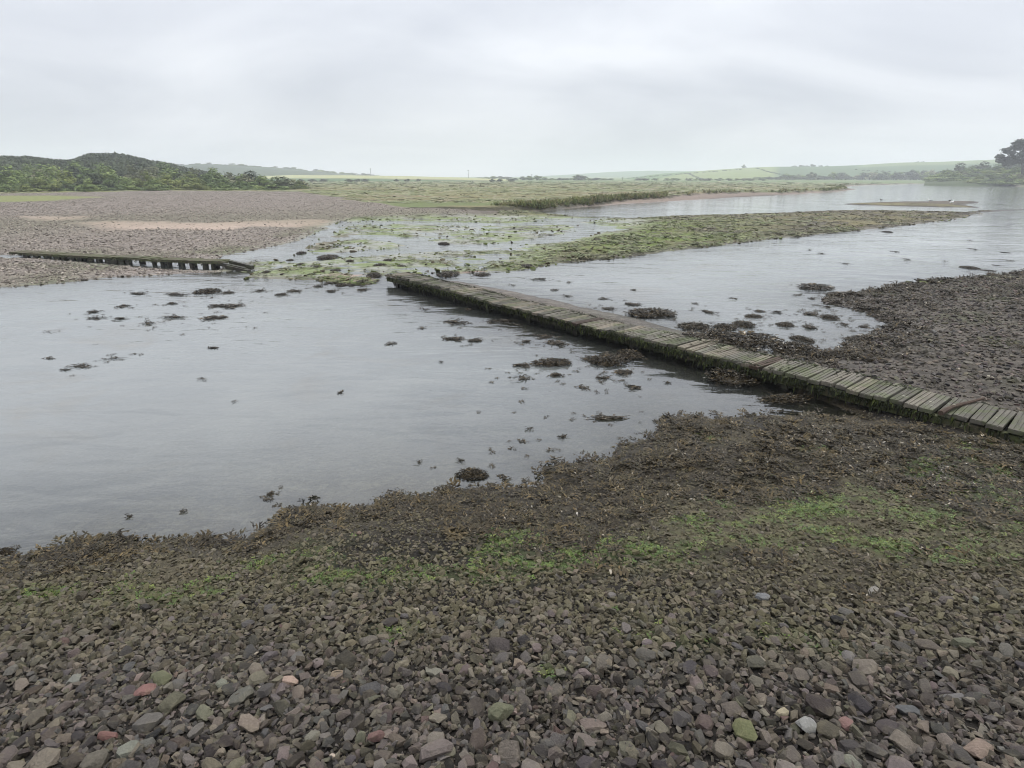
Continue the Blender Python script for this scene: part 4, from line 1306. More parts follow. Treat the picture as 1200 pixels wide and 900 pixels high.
# ------------------------------------------------------------------ ruined jetty on the left
def build_jetty():
    a = PG1(14, 301); b = PG1(284, 317)
    d = Vector((b.x - a.x, b.y - a.y)); L = d.length; ang = math.atan2(d.y, d.x)
    root = empty('ruined_jetty', (a.x, a.y, 0), ang)
    tag(root, 'old mossy timber jetty with bare dark posts beside the left shingle bank', 'jetty')
    def ztop(x):
        # heights read off against the photograph's top edge
        t = x / L
        u = 14 + 270 * t; v = (295.5 + 12.0 * t) if t < .999 else 308
        dep_x, dep_y = a.x + d.x * t, a.y + d.y * t
        r = math.hypot(dep_x, dep_y)
        return at_range(u, v, r).z
    r = random.Random(5)
    # deck in three lengths
    spans = [(0.0, .485, .0), (.49, .60, .03), (.605, .93, -.01)]
    for (t0, t1, dz) in spans:
        bm = bmesh.new(); nseg = 5
        for i in range(nseg):
            xa = L * (t0 + (t1 - t0) * i / nseg); xb = L * (t0 + (t1 - t0) * (i + 1) / nseg) - .01
            vs = box_bm(bm, xa, xb, -.06, .42, 0, .06, 0, .008, r)
            for k, v_ in enumerate(vs):
                v_.co.z += ztop(v_.co.x) + dz - .05
        link('deck_beam', bm_mesh('deck_beam', bm, BEAM), None, root)
    # joined thin boards on top, too small to pick apart
    bm = bmesh.new(); x = 0.05
    while x < L * .92:
        vs = box_bm(bm, x, x + .13, -.07 + r.uniform(-.02, .02), .44, 0, .02, 0, .006, r)
        for v_ in vs: v_.co.z += ztop(v_.co.x) + .002
        x += r.choice((.15, .15, .15, .3))
    bo = link('boards', bm_mesh('boards', bm, BEAM), None, root); bo['kind'] = 'stuff'
    # posts, front row and back row
    for u, wpx in ((35, 7), (48, 6), (62, 7), (76, 8), (84, 4), (95, 7), (104, 6), (117, 6), (128, 5), (140, 9), (147, 8), (155, 8), (163, 6), (192, 3), (201, 3), (208, 3), (223, 3), (233, 3), (247, 5), (255, 3), (271, 6)):
        t = (u - 14) / 270; x = L * t
        w = wpx / 38 * .62
        for yy in (0.0, .34):
            zg = float(ground(np.array([a.x + d.x * t]), np.array([a.y + d.y * t]))[0])
            bm = bmesh.new(); box_bm(bm, -w, w, -.05, .05, min(zg, 0) - .35, ztop(x) - .06, .01, .012, r)
            o = link('post', bm_mesh('post', bm, WET), None, root)
            o.location = (x + (0 if yy == 0 else r.uniform(-.2, .2)), yy, 0); o.rotation_euler = (r.gauss(0, .05), r.gauss(0, .05), 0)
    # collapsed end: slanting baulks
    for k, (x0, dz0, x1, dz1, y) in enumerate(((.91, -.02, 1.01, -.15, -.05), (.94, .0, 1.02, -.12, .15), (.955, -.10, 1.03, -.2, -.12))):
        bm = bmesh.new(); vs = box_bm(bm, 0, 1, y, y + .13, 0, .10, 0, .01, r)
        for v_ in vs:
            f = v_.co.x; v_.co.x = L * (x0 + (x1 - x0) * f); v_.co.z += ztop(L * .95) + dz0 + (dz1 - dz0) * f - .08
        link('fallen_beam', bm_mesh('fallen_beam', bm, WET), None, root)
    vs, fs = [], []
    for k in range(420):
        x = r.uniform(0, L * .93); z = ztop(x) - abs(r.gauss(0, .04)); y = -.10 - r.uniform(0, .04); ln = r.uniform(.02, .05); w = r.uniform(.012, .03); b_ = len(vs)
        vs += [(x - w, y, z), (x + w, y, z), (x + w * .6, y - .02, z - ln * .7), (x, y - .01, z - ln)]; fs.append((b_, b_ + 1, b_ + 2, b_ + 3))
    me = bpy.data.meshes.new('moss'); me.from_pydata(vs, [], fs); me.update(); me.materials.append(MOSS)
    link('moss', me, None, root)['kind'] = 'stuff'
build_jetty()

# ------------------------------------------------------------------ foliage
def leaf_mat(name, lo, mid, hi):
    m = Mat(name)
    rnd = m.math('MULTIPLY_ADD', m.node('ShaderNodeNewGeometry').outputs['Random Per Island'], .45, m.math('MULTIPLY', m.attr('lobe').outputs['Fac'], .55))
    ob = m.node('ShaderNodeObjectInfo').outputs['Random']
    c = m.ramp(rnd, [(0, lo), (.5, mid), (1, hi)])
    c = m.mix(1.0, c, m.ramp(ob, [(0, (.62, .68, .66)), (1, (1.38, 1.30, 1.2))]), 'MULTIPLY')
    p = m.node('ShaderNodeBsdfPrincipled'); m.put(p.inputs['Base Color'], c); p.inputs['Roughness'].default_value = .7; p.inputs['Specular IOR Level'].default_value = .2
    t = m.node('ShaderNodeBsdfTranslucent'); m.put(t.inputs['Color'], c)
    x = m.node('ShaderNodeMixShader'); x.inputs[0].default_value = .12
    m.l.new(p.outputs[0], x.inputs[1]); m.l.new(t.outputs[0], x.inputs[2]); m.l.new(x.outputs[0], m.out.inputs['Surface'])
    return m.m
LEAF_MID = leaf_mat('willow_leaf', (.050, .085, .024), (.140, .195, .058), (.27, .33, .125))
LEAF_DARK = leaf_mat('gorse_leaf', (.024, .036, .018), (.046, .064, .032), (.085, .105, .054))
LEAF_GREY = leaf_mat('hawthorn_leaf', (.055, .068, .034), (.130, .145, .078), (.32, .31, .20))
LEAF_YEL = leaf_mat('young_leaf', (.075, .105, .026), (.150, .185, .050), (.24, .27, .09))
LEAF_PINE = leaf_mat('pine_needle', (.018, .028, .020), (.030, .044, .030), (.050, .064, .042))
def bark_mat():
    m = Mat('bark'); n = m.noise(6, 4, .6, m.objco())
    m.principled(m.ramp(n.outputs['Fac'], [(.3, (.04, .032, .026)), (.7, (.10, .085, .07))]), .9, m.bump(n.outputs['Fac'], .5, .05), .2)
    return m.m
BARK = bark_mat()

def leaves(name, lobes, n, size, mat, seed, shell=.55):
    """many small leaf-cluster quads spread through several uneven lobes"""
    r = np.random.default_rng(seed)
    lobes = np.array(lobes, float)          # x,y,z,rx,ry,rz
    vol = lobes[:, 3] * lobes[:, 4] + .3 * lobes[:, 3] * lobes[:, 5]; k = r.choice(len(lobes), n, p=vol / vol.sum())
    d = r.normal(size=(n, 3)); d /= np.linalg.norm(d, axis=1)[:, None]
    rad = (shell + (1 - shell) * r.random(n)) ** .7 * (1 + .14 * r.normal(size=n))
    q = lobes[k, :3] + d * lobes[k, 3:] * rad[:, None]
    keep = q[:, 2] > .0
    q, d, k0 = q[keep], d[keep], k[keep]; n = len(q)
    nr = d * 1.25 + r.normal(size=(n, 3)) * .42 + np.array([0, 0, .25]); nr /= np.linalg.norm(nr, axis=1)[:, None]
    t = np.cross(nr, r.normal(size=(n, 3))); t /= np.linalg.norm(t, axis=1)[:, None]; b = np.cross(nr, t)
    s = size * r.uniform(.5, 1.25, n)[:, None]
    V = np.stack([q - t * s, q - b * s * .55, q + t * s, q + b * s * .55], 1).reshape(-1, 3)
    me = mesh_np(name, V, np.arange(4 * n).reshape(n, 4)); me.materials.append(mat)
    set_attr(me, 'lobe', 'FLOAT', np.repeat(r.random(len(lobes))[k0], 4))      # one random tone for each lobe
    return me
def tube(bm, pts, radii, k=6):
    rings = []
    for i, (p, rr) in enumerate(zip(pts, radii)):
        p = Vector(p); d = (Vector(pts[min(i + 1, len(pts) - 1)]) - Vector(pts[max(i - 1, 0)])).normalized()
        a = d.orthogonal().normalized(); b = d.cross(a)
        rings.append([bm.verts.new(p + a * (rr * math.cos(2 * math.pi * j / k)) + b * (rr * math.sin(2 * math.pi * j / k))) for j in range(k)])
    for A, B in zip(rings, rings[1:]):
        # match ring starts
        off = min(range(k), key=lambda o: (A[0].co - B[o].co).length)
        for j in range(k): bm.faces.new((A[j], A[(j + 1) % k], B[(j + 1 + off) % k], B[(j + off) % k]))
    bm.faces.new(rings[-1])

def bush_meshes(seed, mat, n=2600, leaf=.046):
    """unit bush: about 1 wide (radius .5) and 1 high"""
    r = random.Random(seed)
    lob = []
    for i in range(12):
        a = r.uniform(0, 6.28); q = .38 * math.sqrt(r.random()); h = r.uniform(.15, .70) * (1 - q * .9)
        s = r.uniform(.13, .22)
        lob.append((q * math.cos(a), q * math.sin(a), h, s, s, s * r.uniform(.75, 1.1)))
    lob.append((0, 0, .74, .17, .17, .24)); lob.append((r.uniform(-.2, .2), 0, .15, .44, .44, .16))
    crown = leaves('crown', lob, n, leaf, mat, seed)
    bm = bmesh.new()
    for i in range(4):
        a = r.uniform(0, 6.28)
        tube(bm, [(0.03 * math.cos(a), .03 * math.sin(a), -.08), (.08 * math.cos(a), .08 * math.sin(a), .25), (.2 * math.cos(a + .4), .2 * math.sin(a + .4), .55)], (.02, .014, .006), 5)
    bmesh.ops.recalc_face_normals(bm, faces=bm.faces)
    st = bpy.data.meshes.new('stem'); bm.to_mesh(st); bm.free(); st.materials.append(BARK)
    return crown, st
BUSH = {}
for key, mt in (('mid', LEAF_MID), ('dark', LEAF_DARK), ('grey', LEAF_GREY), ('yellow', LEAF_YEL)):
    BUSH[key] = [bush_meshes(600 + 10 * len(BUSH) + i, mt) for i in range(3)]
def plant(name, u, base, rng, wide_px, top_v, key, label, cat, group, var=0):
    """a shrub whose foot stands on the ground at distance rng; base = extra ground height"""
    dx = (u - 600) / F; hyp = math.hypot(dx, 1 / CP)
    x, y = rng * dx / hyp, rng * (1 / CP) / hyp
    zt = at_range(u, top_v, rng).z
    dep = y * CP
    w = wide_px * dep / F * 1.05
    z0 = base
    root = empty(name, (x, y, z0), random.uniform(0, 6.28))
    h = max(zt - z0, .8)
    root.scale = (w, w, h * 1.02)
    cr, st = BUSH[key][var % 3]
    link('crown', cr, None, root); link('stem', st, None, root)
    tag(root, label, cat, group)
    return root
def gz(x, y): return float(ground(np.array([x]), np.array([y]))[0])

# ------------------------------------------------------------------ hills
def field_mat(name='fields'):
    m = Mat(name)
    pos = m.pos()
    t = m.attr('tone').outputs['Color']
    n = m.noise(.05, 6, .6, pos); n2 = m.noise(.6, 4, .6, pos)
    k = m.math('MULTIPLY', m.math('MULTIPLY_ADD', n.outputs['Fac'], .5, .75), m.math('MULTIPLY_ADD', n2.outputs['Fac'], .6, .7))
    s = m.node('ShaderNodeVectorMath', operation='SCALE'); m.l.new(t, s.inputs[0]); m.l.new(k, s.inputs['Scale'])
    m.principled(s.outputs[0], .95, None, .1)
    return m.m
FIELD = field_mat()
def ridge(label, pts, r0, rc, r1, tone, nu=150, rough=0.0, nj=26, power=1.0, seed=0):
    """a hill whose crest runs through the given skyline at distance rc"""
    pts = np.array(pts, float)
    us = np.linspace(pts[0, 0], pts[-1, 0], nu); vs = np.interp(us, pts[:, 0], pts[:, 1])
    dx = (us - 600) / F; hyp = np.hypot(dx, 1 / CP); ex, ey = dx / hyp, (1 / CP) / hyp
    zc = np.array([at_range(a, b, rc).z for a, b in zip(us, vs)])
    rs = np.concatenate([np.linspace(r0, rc, nj), np.linspace(rc, r1, nj // 2)[1:]])
    f = np.where(rs <= rc, ((rs - r0) / (rc - r0)), 1 - ((rs - rc) / (r1 - rc)) ** 2)
    f = np.where(rs <= rc, np.sin(np.clip(f, 0, 1) * math.pi / 2) ** power, f)
    X = ex[:, None] * rs; Y = ey[:, None] * rs
    b0 = .3
    Z = b0 + (zc[:, None] - b0) * f
    Z = Z + rough * fbm(X / 12, Y / 12, 131 + seed) * np.sqrt(np.clip(f, 0, 1))
    Z[:, 0] = -.5; Z[:, -1] = -.5
    tn = tone(us[:, None] + 0 * X, f + 0 * X, X, Y, rs[None, :] + 0 * X)
    a, b = X.shape
    idx = np.arange(a * b).reshape(a, b)
    faces = np.stack([idx[:-1, :-1], idx[1:, :-1], idx[1:, 1:], idx[:-1, 1:]], -1).reshape(-1, 4)
    me = mesh_np('hill', np.stack([X, Y, Z], -1).reshape(-1, 3), faces, True)
    set_attr(me, 'tone', 'FLOAT_COLOR', rgba(tn).reshape(-1, 4))
    o = link('hill', me, FIELD)
    tag(o, label, None, None, 'structure')
    def height(u, rng):
        z = np.interp(u, us, zc); t = (rng - r0) / (rc - r0) if rng <= rc else 0
        if rng <= rc: ff = math.sin(max(0, min(1, t)) * math.pi / 2) ** power
        else: ff = 1 - ((rng - rc) / (r1 - rc)) ** 2
        return b0 + (z - b0) * ff
    return o, height
def const(c):
    return lambda u, f, X, Y, r: np.broadcast_to(np.array(c), X.shape + (3,)) * (1 + .25 * fbm(X / 25, Y / 25, 141))[..., None]
_, h_dune = ridge('dark scrub covered hill on the far left', [(-420, 196), (-200, 190), (-60, 187.5), (0, 187), (40, 187.5), (86, 190.5), (98, 188), (106, 184.8), (122, 183), (140, 183.5), (165, 187), (185, 191.5), (205, 196), (235, 203), (262, 208)],
                  135, 215, 330, const((.036, .042, .026)), rough=.35, seed=1)
def tone_far(u, f, X, Y, r):
    return np.broadcast_to(np.array((.055, .075, .045)), X.shape + (3,))
_, h_wood = ridge('hazy wooded ridge behind the left scrub', [(120, 200), (200, 195), (240, 193.5), (300, 196), (360, 200.5), (410, 205), (445, 208), (470, 209)], 500, 780, 1000, tone_far, rough=1.0, seed=2)
def tone_wheat(u, f, X, Y, r):
    c = np.empty(X.shape + (3,))
    c[:] = (.085, .130, .060)
    band = sstep(.42, .47, f + .04 * fbm(X / 60, Y / 60, 151))
    w = band[..., None]
    wheat = np.array((.33, .33, .17)); 
    c = c * (1 - w) + wheat * w
    low = (sstep(.30, .34, f) * (1 - band) * sstep(430, 480, u))[..., None]
    c = c * (1 - low) + np.array((.20, .175, .105)) * low
    return c
_, h_wheat = ridge('pale ripening field rising behind the marsh on the left', [(290, 207), (340, 205.2), (400, 205.4), (470, 206.2), (540, 208), (590, 210), (625, 212.2)], 330, 520, 640, tone_wheat, seed=3)
_, h_far = ridge('faint pale green hill fading into haze in the centre', [(600, 208), (660, 205), (715, 201.5), (760, 200), (820, 200.5), (900, 202), (1000, 206)], 1150, 1500, 1900, const((.10, .16, .075)), seed=4)
def tone_right(u, f, X, Y, r):
    c = np.empty(X.shape + (3,)); c[:] = (.100, .165, .058)
    m1 = sstep(815, 822, u + 60 * (1 - f))[..., None]; c = c * (1 - m1) + np.array((.185, .225, .085)) * m1
    m2 = sstep(905, 912, u)[..., None]; c = c * (1 - m2) + np.array((.080, .125, .058)) * m2
    m3 = (sstep(1000, 1010, u) * sstep(.7, .74, f))[..., None]; c = c * (1 - m3) + np.array((.165, .205, .095)) * m3
    return c
_, h_right = ridge('hedged green hill across the water on the right', [(690, 211), (735, 208.5), (775, 203.5), (830, 199.8), (870, 197), (905, 195.6), (960, 195.5), (1000, 194), (1050, 191), (1100, 190), (1135, 188.5), (1200, 186), (1320, 182), (1500, 186), (1700, 200)],
                   560, 860, 1150, tone_right, nu=200, seed=5)
def tone_near_right(u, f, X, Y, r):
    c = np.empty(X.shape + (3,)); c[:] = (.062, .082, .034)
    s = (.5 + .5 * np.sin(f * 16))[..., None] * .5
    return c * (1 - s) + np.array((.055, .070, .035)) * s
_, h_pine = ridge('bushy slope above the far shore at the right edge', [(1085, 212), (1110, 208), (1140, 203), (1165, 200.5), (1200, 199), (1300, 195), (1500, 193), (1700, 205)], 255, 330, 430, tone_near_right, seed=6)

# ------------------------------------------------------------------ scrub on the left
def build_scrub():
    G = 'bushes of the scrub along the left bank'
    rnd = random.Random(21)
    # back rows first: (u, distance, width px, top v, kind, label)
    named = [
        (340, 118, 40, 209, 'grey', 'last small rounded bush at the right end of the left scrub'),
        (322, 120, 34, 207, 'mid', 'low green bush just left of the last one in the left scrub'),
        (268, 128, 40, 201, 'grey', 'olive domed bush standing highest near the right end of the scrub'),
        (180, 135, 44, 193, 'grey', 'tall pale flowering bush in front of the dark hill shoulder'),
        (156, 136, 40, 192, 'grey', 'whitish flowering bush below the dark hill top'),
        (128, 128, 34, 194, 'grey', 'grey green bush at the foot of the dark hill'),
        (205, 130, 40, 198, 'dark', 'dark bush right of the pale flowering one'),
        (8, 132, 60, 193, 'mid', 'broad green bush at the left edge of the photo'),
        (52, 136, 56, 191, 'mid', 'high green bush second from the left edge'),
        (88, 132, 36, 194, 'dark', 'dark rounded bush left of the dark hill'),
        (252, 121, 46, 200, 'mid', 'wide mid green bush left of the olive domed bush'),
        (286, 119, 46, 203, 'grey', 'olive bush right of the olive domed bush'),
        (306, 117, 40, 205, 'mid', 'bright green bush third from the right end of the scrub'),
        (330, 115, 46, 206, 'dark', 'dark rounded bush almost at the right end of the scrub'),
        (350, 114, 22, 211, 'yellow', 'lowest bush at the very right end of the scrub'),
    ]
    for i, (u, rg, w, tv, key, lab) in enumerate(named):
        dx = (u - 600) / F; hyp = math.hypot(dx, 1 / CP)
        b = gz(rg * dx / hyp, rg / CP / hyp) - .1
        if rg > 135: b = max(b, h_dune(u, rg) - .3)
        plant('bush', u, b, rg, w, tv, key, lab, 'bush', G, i)
    labs = {'mid': 'mid green leafy bush in the thick of the left scrub', 'dark': 'low dark green bush in the left scrub', 'grey': 'greyish olive bush in the left scrub', 'yellow': 'yellowish green low bush on the front edge of the left scrub'}
    for row, (rg, tv, w, n, kinds) in enumerate(((150, 190, 40, 10, ('mid', 'dark', 'mid', 'grey')), (126, 195, 38, 14, ('mid', 'dark', 'mid', 'grey')), (117, 201, 36, 16, ('mid', 'mid', 'dark', 'yellow')), (111, 209, 30, 17, ('yellow', 'mid', 'mid')))):
        for i in range(n):
            umax = (215, 300, 318, 330)[row]
            u = -130 + (umax + 130) * (i + rnd.uniform(.2, .8)) / n
            r2 = rg + rnd.uniform(-3, 3)
            drop = max(0, (u - 215) * .05)
            t = tv + rnd.uniform(-2.5, 2.5) + drop
            key = rnd.choice(kinds)
            dx = (u - 600) / F; hyp = math.hypot(dx, 1 / CP)
            b = gz(r2 * dx / hyp, r2 / CP / hyp) - .1
            if r2 > 136: b = max(b, h_dune(u, r2) - .3)
            zone = 'at the left photo edge' if u < 60 else 'below the dark hill top' if u < 170 else 'right of the dark hill top' if u < 245 else 'near the right scrub end'
            lab = '%s scrub bush, %s row, %s' % ({'mid': 'mid green', 'dark': 'dark green', 'grey': 'greyish olive', 'yellow': 'yellowish green'}[key], ('rearmost', 'third', 'second', 'front')[row], zone)
            plant('bush', u, b, r2, w * rnd.uniform(.8, 1.25), t, key, lab, 'bush', G, rnd.randrange(3))
    # dense low scrub over the dark hill: one mass
    r = np.random.default_rng(5)
    n = 26000
    u = r.uniform(-330, 245, n); rg = r.uniform(150, 222, n)
    base = np.array([h_dune(a, b) for a, b in zip(u, rg)])
    dx = (u - 600) / F; hyp = np.hypot(dx, 1 / CP)
    x, y = rg * dx / hyp, rg / CP / hyp
    lump = fbm(x / 4.5, y / 4.5, 161)
    z = base + np.maximum(lump, -.2) * .7 + r.uniform(-.1, .45, n)
    q = np.stack([x, y, z], 1)
    nr = r.normal(size=(n, 3)) * .6 + np.array([0, -.4, .7]); nr /= np.linalg.norm(nr, axis=1)[:, None]
    t = np.cross(nr, r.normal(size=(n, 3))); t /= np.linalg.norm(t, axis=1)[:, None]; b = np.cross(nr, t)
    s = r.uniform(.25, .6, n)[:, None]
    V = np.stack([q - t * s, q - b * s * .7, q + t * s, q + b * s * .7], 1).reshape(-1, 3)
    me = mesh_np('scrub', V, np.arange(4 * n).reshape(n, 4)); me.materials.append(LEAF_DARK); set_attr(me, 'lobe', 'FLOAT', np.repeat(np.clip(.35 + .8 * fbm(x / 7, y / 7, 171), 0, 1), 4))
    o = link('scrub', me); tag(o, 'low dense scrub clothing the dark hill on the left', None, None, 'stuff')
build_scrub()

# ------------------------------------------------------------------ far trees
def tree_meshes(seed, mat, n=900, leaf=.075, tall=False):
    r = random.Random(seed); lob = []
    for i in range(9):
        a = r.uniform(0, 6.28); q = .30 * math.sqrt(r.random()); s = r.uniform(.15, .24)
        lob.append((q * math.cos(a), q * math.sin(a), r.uniform(.18, .78) - q * .4, s, s, s * .95))
    lob.append((0, 0, .82, .17, .17, .18))
    crown = leaves('crown', lob, n, leaf, mat, seed, .4)
    bm = bmesh.new()
    tube(bm, [(0, 0, -.05), (.01, 0, .2), (.0, .02, .45), (.02, 0, .75)], (.04, .03, .022, .008), 6)
    for i in range(4):
        a = r.uniform(0, 6.28); h = r.uniform(.25, .5)
        tube(bm, [(0, 0, h), (.13 * math.cos(a), .13 * math.sin(a), h + .12), (.26 * math.cos(a), .26 * math.sin(a), h + .2)], (.016, .011, .005), 5)
    bmesh.ops.recalc_face_normals(bm, faces=bm.faces)
    t = bpy.data.meshes.new('trunk'); bm.to_mesh(t); bm.free(); t.materials.append(BARK)
    return crown, t
TREES = {k: [tree_meshes(700 + i + 7 * j, mt) for i in range(3)] for j, (k, mt) in enumerate((('mid', LEAF_MID), ('dark', LEAF_DARK), ('grey', LEAF_GREY)))}
def far_tree(u, top_v, rng, wide_px, base, key, label, group, var=0, name='tree'):
    dx = (u - 600) / F; hyp = math.hypot(dx, 1 / CP)
    x, y = rng * dx / hyp, rng / CP / hyp
    zt = at_range(u, top_v, rng).z
    w = wide_px * y * CP / F * 1.25
    root = empty(name, (x, y, base), random.uniform(0, 6.28)); h = max(zt - base, 1.5)
    root.scale = (w, w, h * 1.03)
    c, t = TREES[key][var % 3]
    link('crown', c, None, root); link('trunk', t, None, root)
    tag(root, label, 'tree', group)
def build_trees():
    r = random.Random(31)
    # woods on the left ridge
    for i in range(34):
        u = 196 + 250 * (i + r.random()) / 34; rg = r.uniform(740, 790)
        v = np.interp(u, [200, 240, 300, 360, 410, 445], [195, 193, 195.5, 200, 204, 207]) - r.uniform(.5, 3.0)
        far_tree(u, v, rg, r.uniform(11, 19), h_wood(u, rg) - 1, r.choice(('mid', 'dark')), 'hazy tree of the wood on the left ridge', 'trees of the wood on the left ridge', i)
    # copses in the centre
    cop = [(562, 208.5), (570, 207.2), (578, 206.4), (586, 206.4), (594, 207), (603, 208.6), (612, 206.8), (620, 206), (629, 205.6), (638, 207.5), (647, 209), (656, 208.4), (665, 209), (673, 206.2), (681, 205.6), (690, 208.6), (699, 208.2), (708, 209.2), (716, 211)]
    for i, (u, v) in enumerate(cop):
        rg = r.uniform(430, 470) if u > 600 else r.uniform(560, 600)
        lab = 'tree of the low grey green copse in the centre distance'
        if u == 678: lab = lab
        far_tree(u, v, rg, r.uniform(11, 15), (.6 if u > 600 else 1.2), r.choice(('mid', 'dark', 'mid')), lab, 'trees of the centre copse', i)
    far_tree(677, 204.6, 440, 15, .5, 'dark', 'round topped taller tree in the middle of the centre copse', 'trees of the centre copse', 1)
    # field-edge bushes in front of the wheat
    for i, (u, v, w) in enumerate(((352, 215, 10), (366, 216, 12), (378, 215.6, 14), (408, 216, 12), (420, 215, 11), (427, 216, 10), (464, 215.6, 7), (478, 216, 9), (490, 217, 6), (577, 213.6, 8), (585, 214, 8), (600, 215, 12))):
        far_tree(u, v, 300 + 10 * (i % 3), w, .5, 'dark', 'small dark field bush in front of the pale field', 'bushes along the far field edge', i, 'bush')
    # trees on the right hill's crest
    crest = [(870, 193, 6), (929, 194, 7), (936, 193.4, 8), (943, 194, 8), (949, 192.4, 8), (960, 193.6, 6), (967, 194, 5), (1072, 189.5, 6), (1078, 190, 5)]
    labs = {870: 'single square tree on the skyline of the right hill', 949: 'tallest tree of the skyline row on the right hill', 967: 'small lone tree at the right end of the skyline row', 1072: 'dark tree on the higher right skyline, left of the pine'}
    for i, (u, v, w) in enumerate(crest):
        far_tree(u, v, 850, w, h_right(u, 850) - .5, 'dark', labs.get(u, 'skyline tree in the row on the right hill'), 'trees on the right skyline', i)
    # hedges of the right hill as rows of bushes
    hedge = [((735, 209.3), (800, 204), (870, 198.5), 700, 26), ((805, 203.5), (814, 207), (824, 211), 620, 9), ((885, 197), (900, 203), (925, 206), 640, 12), ((1000, 199), (1040, 202), (1075, 203), 640, 10)]
    for hi, (a, b, c, rg, n) in enumerate(hedge):
        for i in range(n):
            t = (i + r.random() * .6) / n
            u = (1 - t) ** 2 * a[0] + 2 * t * (1 - t) * b[0] + t * t * c[0]; v = (1 - t) ** 2 * a[1] + 2 * t * (1 - t) * b[1] + t * t * c[1]
            # find the distance at which the hill surface shows at this row
            best = min((abs(at_range(u, v, q).z - h_right(u, q)), q) for q in range(570, 860, 6))[1]
            far_tree(u, v - 1.0, best, 4.5, h_right(u, best) - .6, 'dark', 'low dark hedge bush dividing the fields of the right hill', 'hedge bushes of the right hill', i, 'bush')
    # woods at the foot of the right hill
    for i in range(64):
        u = 885 + 235 * (i + r.random()) / 64; rg = r.uniform(470, 540)
        v = np.interp(u, [885, 930, 980, 1020, 1060, 1110], [206.5, 204, 201.5, 203, 200.5, 198]) + r.uniform(-1.5, 5)
        far_tree(u, v, rg, r.uniform(11, 20), 1.2, r.choice(('mid', 'dark', 'grey')), 'rounded tree of the wood along the far right shore', 'trees of the wood along the far right shore', i)
    for i in range(16):
        u = 745 + 150 * (i + r.random()) / 16
        far_tree(u, r.uniform(209, 213), r.uniform(400, 440), r.uniform(8, 14), .7, r.choice(('mid', 'grey')), 'low shrub on the far edge of the marsh below the right hill', 'shrubs on the far marsh edge', i, 'bush')
    # bushes under the pine
    sb = [(1100, 209, 18, 290, 'mid'), (1115, 208, 20, 280, 'mid'), (1148, 207, 24, 265, 'yellow'), (1165, 207, 24, 262, 'mid'), (1186, 206, 26, 255, 'mid'), (1134, 196, 26, 310, 'mid'), (1168, 193, 26, 318, 'mid'), (1182, 190, 22, 318, 'dark'), (1126, 201, 20, 305, 'grey'), (1185, 201, 24, 285, 'mid'), (1215, 190, 30, 310, 'mid'), (1200, 192, 24, 312, 'dark'), (1108, 200, 26, 300, 'mid'), (1122, 191, 22, 330, 'dark'), (1118, 203, 24, 290, 'mid'), (1140, 204, 30, 285, 'mid'), (1150, 190, 26, 335, 'dark'), (1160, 203, 26, 285, 'mid'), (1172, 198, 26, 295, 'yellow'), (1178, 204, 22, 270, 'grey'),
          (1190, 196, 30, 275, 'mid'), (1203, 199, 26, 262, 'grey'), (1220, 198, 34, 270, 'mid'), (1240, 196, 34, 275, 'dark'), (1206, 205, 26, 255, 'yellow'), (1132, 208, 18, 275, 'mid'), (1096, 206, 16, 300, 'mid')]
    lb = {'dark': 'dark rounded bush on the slope below the tall pine', 'mid': 'green bush along the shore below the tall pine', 'grey': 'grey green bush at the right edge below the pine', 'yellow': 'yellow green bush on the shore slope below the pine'}
    for i, (u, v, w, rg, key) in enumerate(sb):
        plant('bush', u, max(.4, h_pine(u, rg) - .4), rg, w * 1.35, v - 1, key, '%s bush %s on the pine slope, %s' % ({'dark': 'dark', 'mid': 'green', 'grey': 'grey green', 'yellow': 'yellow green'}[key], 'high' if v < 197 else 'midway' if v < 203 else 'low', 'at its left end' if u < 1128 else 'left of the trunk' if u < 1165 else 'close under the crown'), 'bush', 'bushes on the right slope', i).scale *= 1.0
    build_pine()
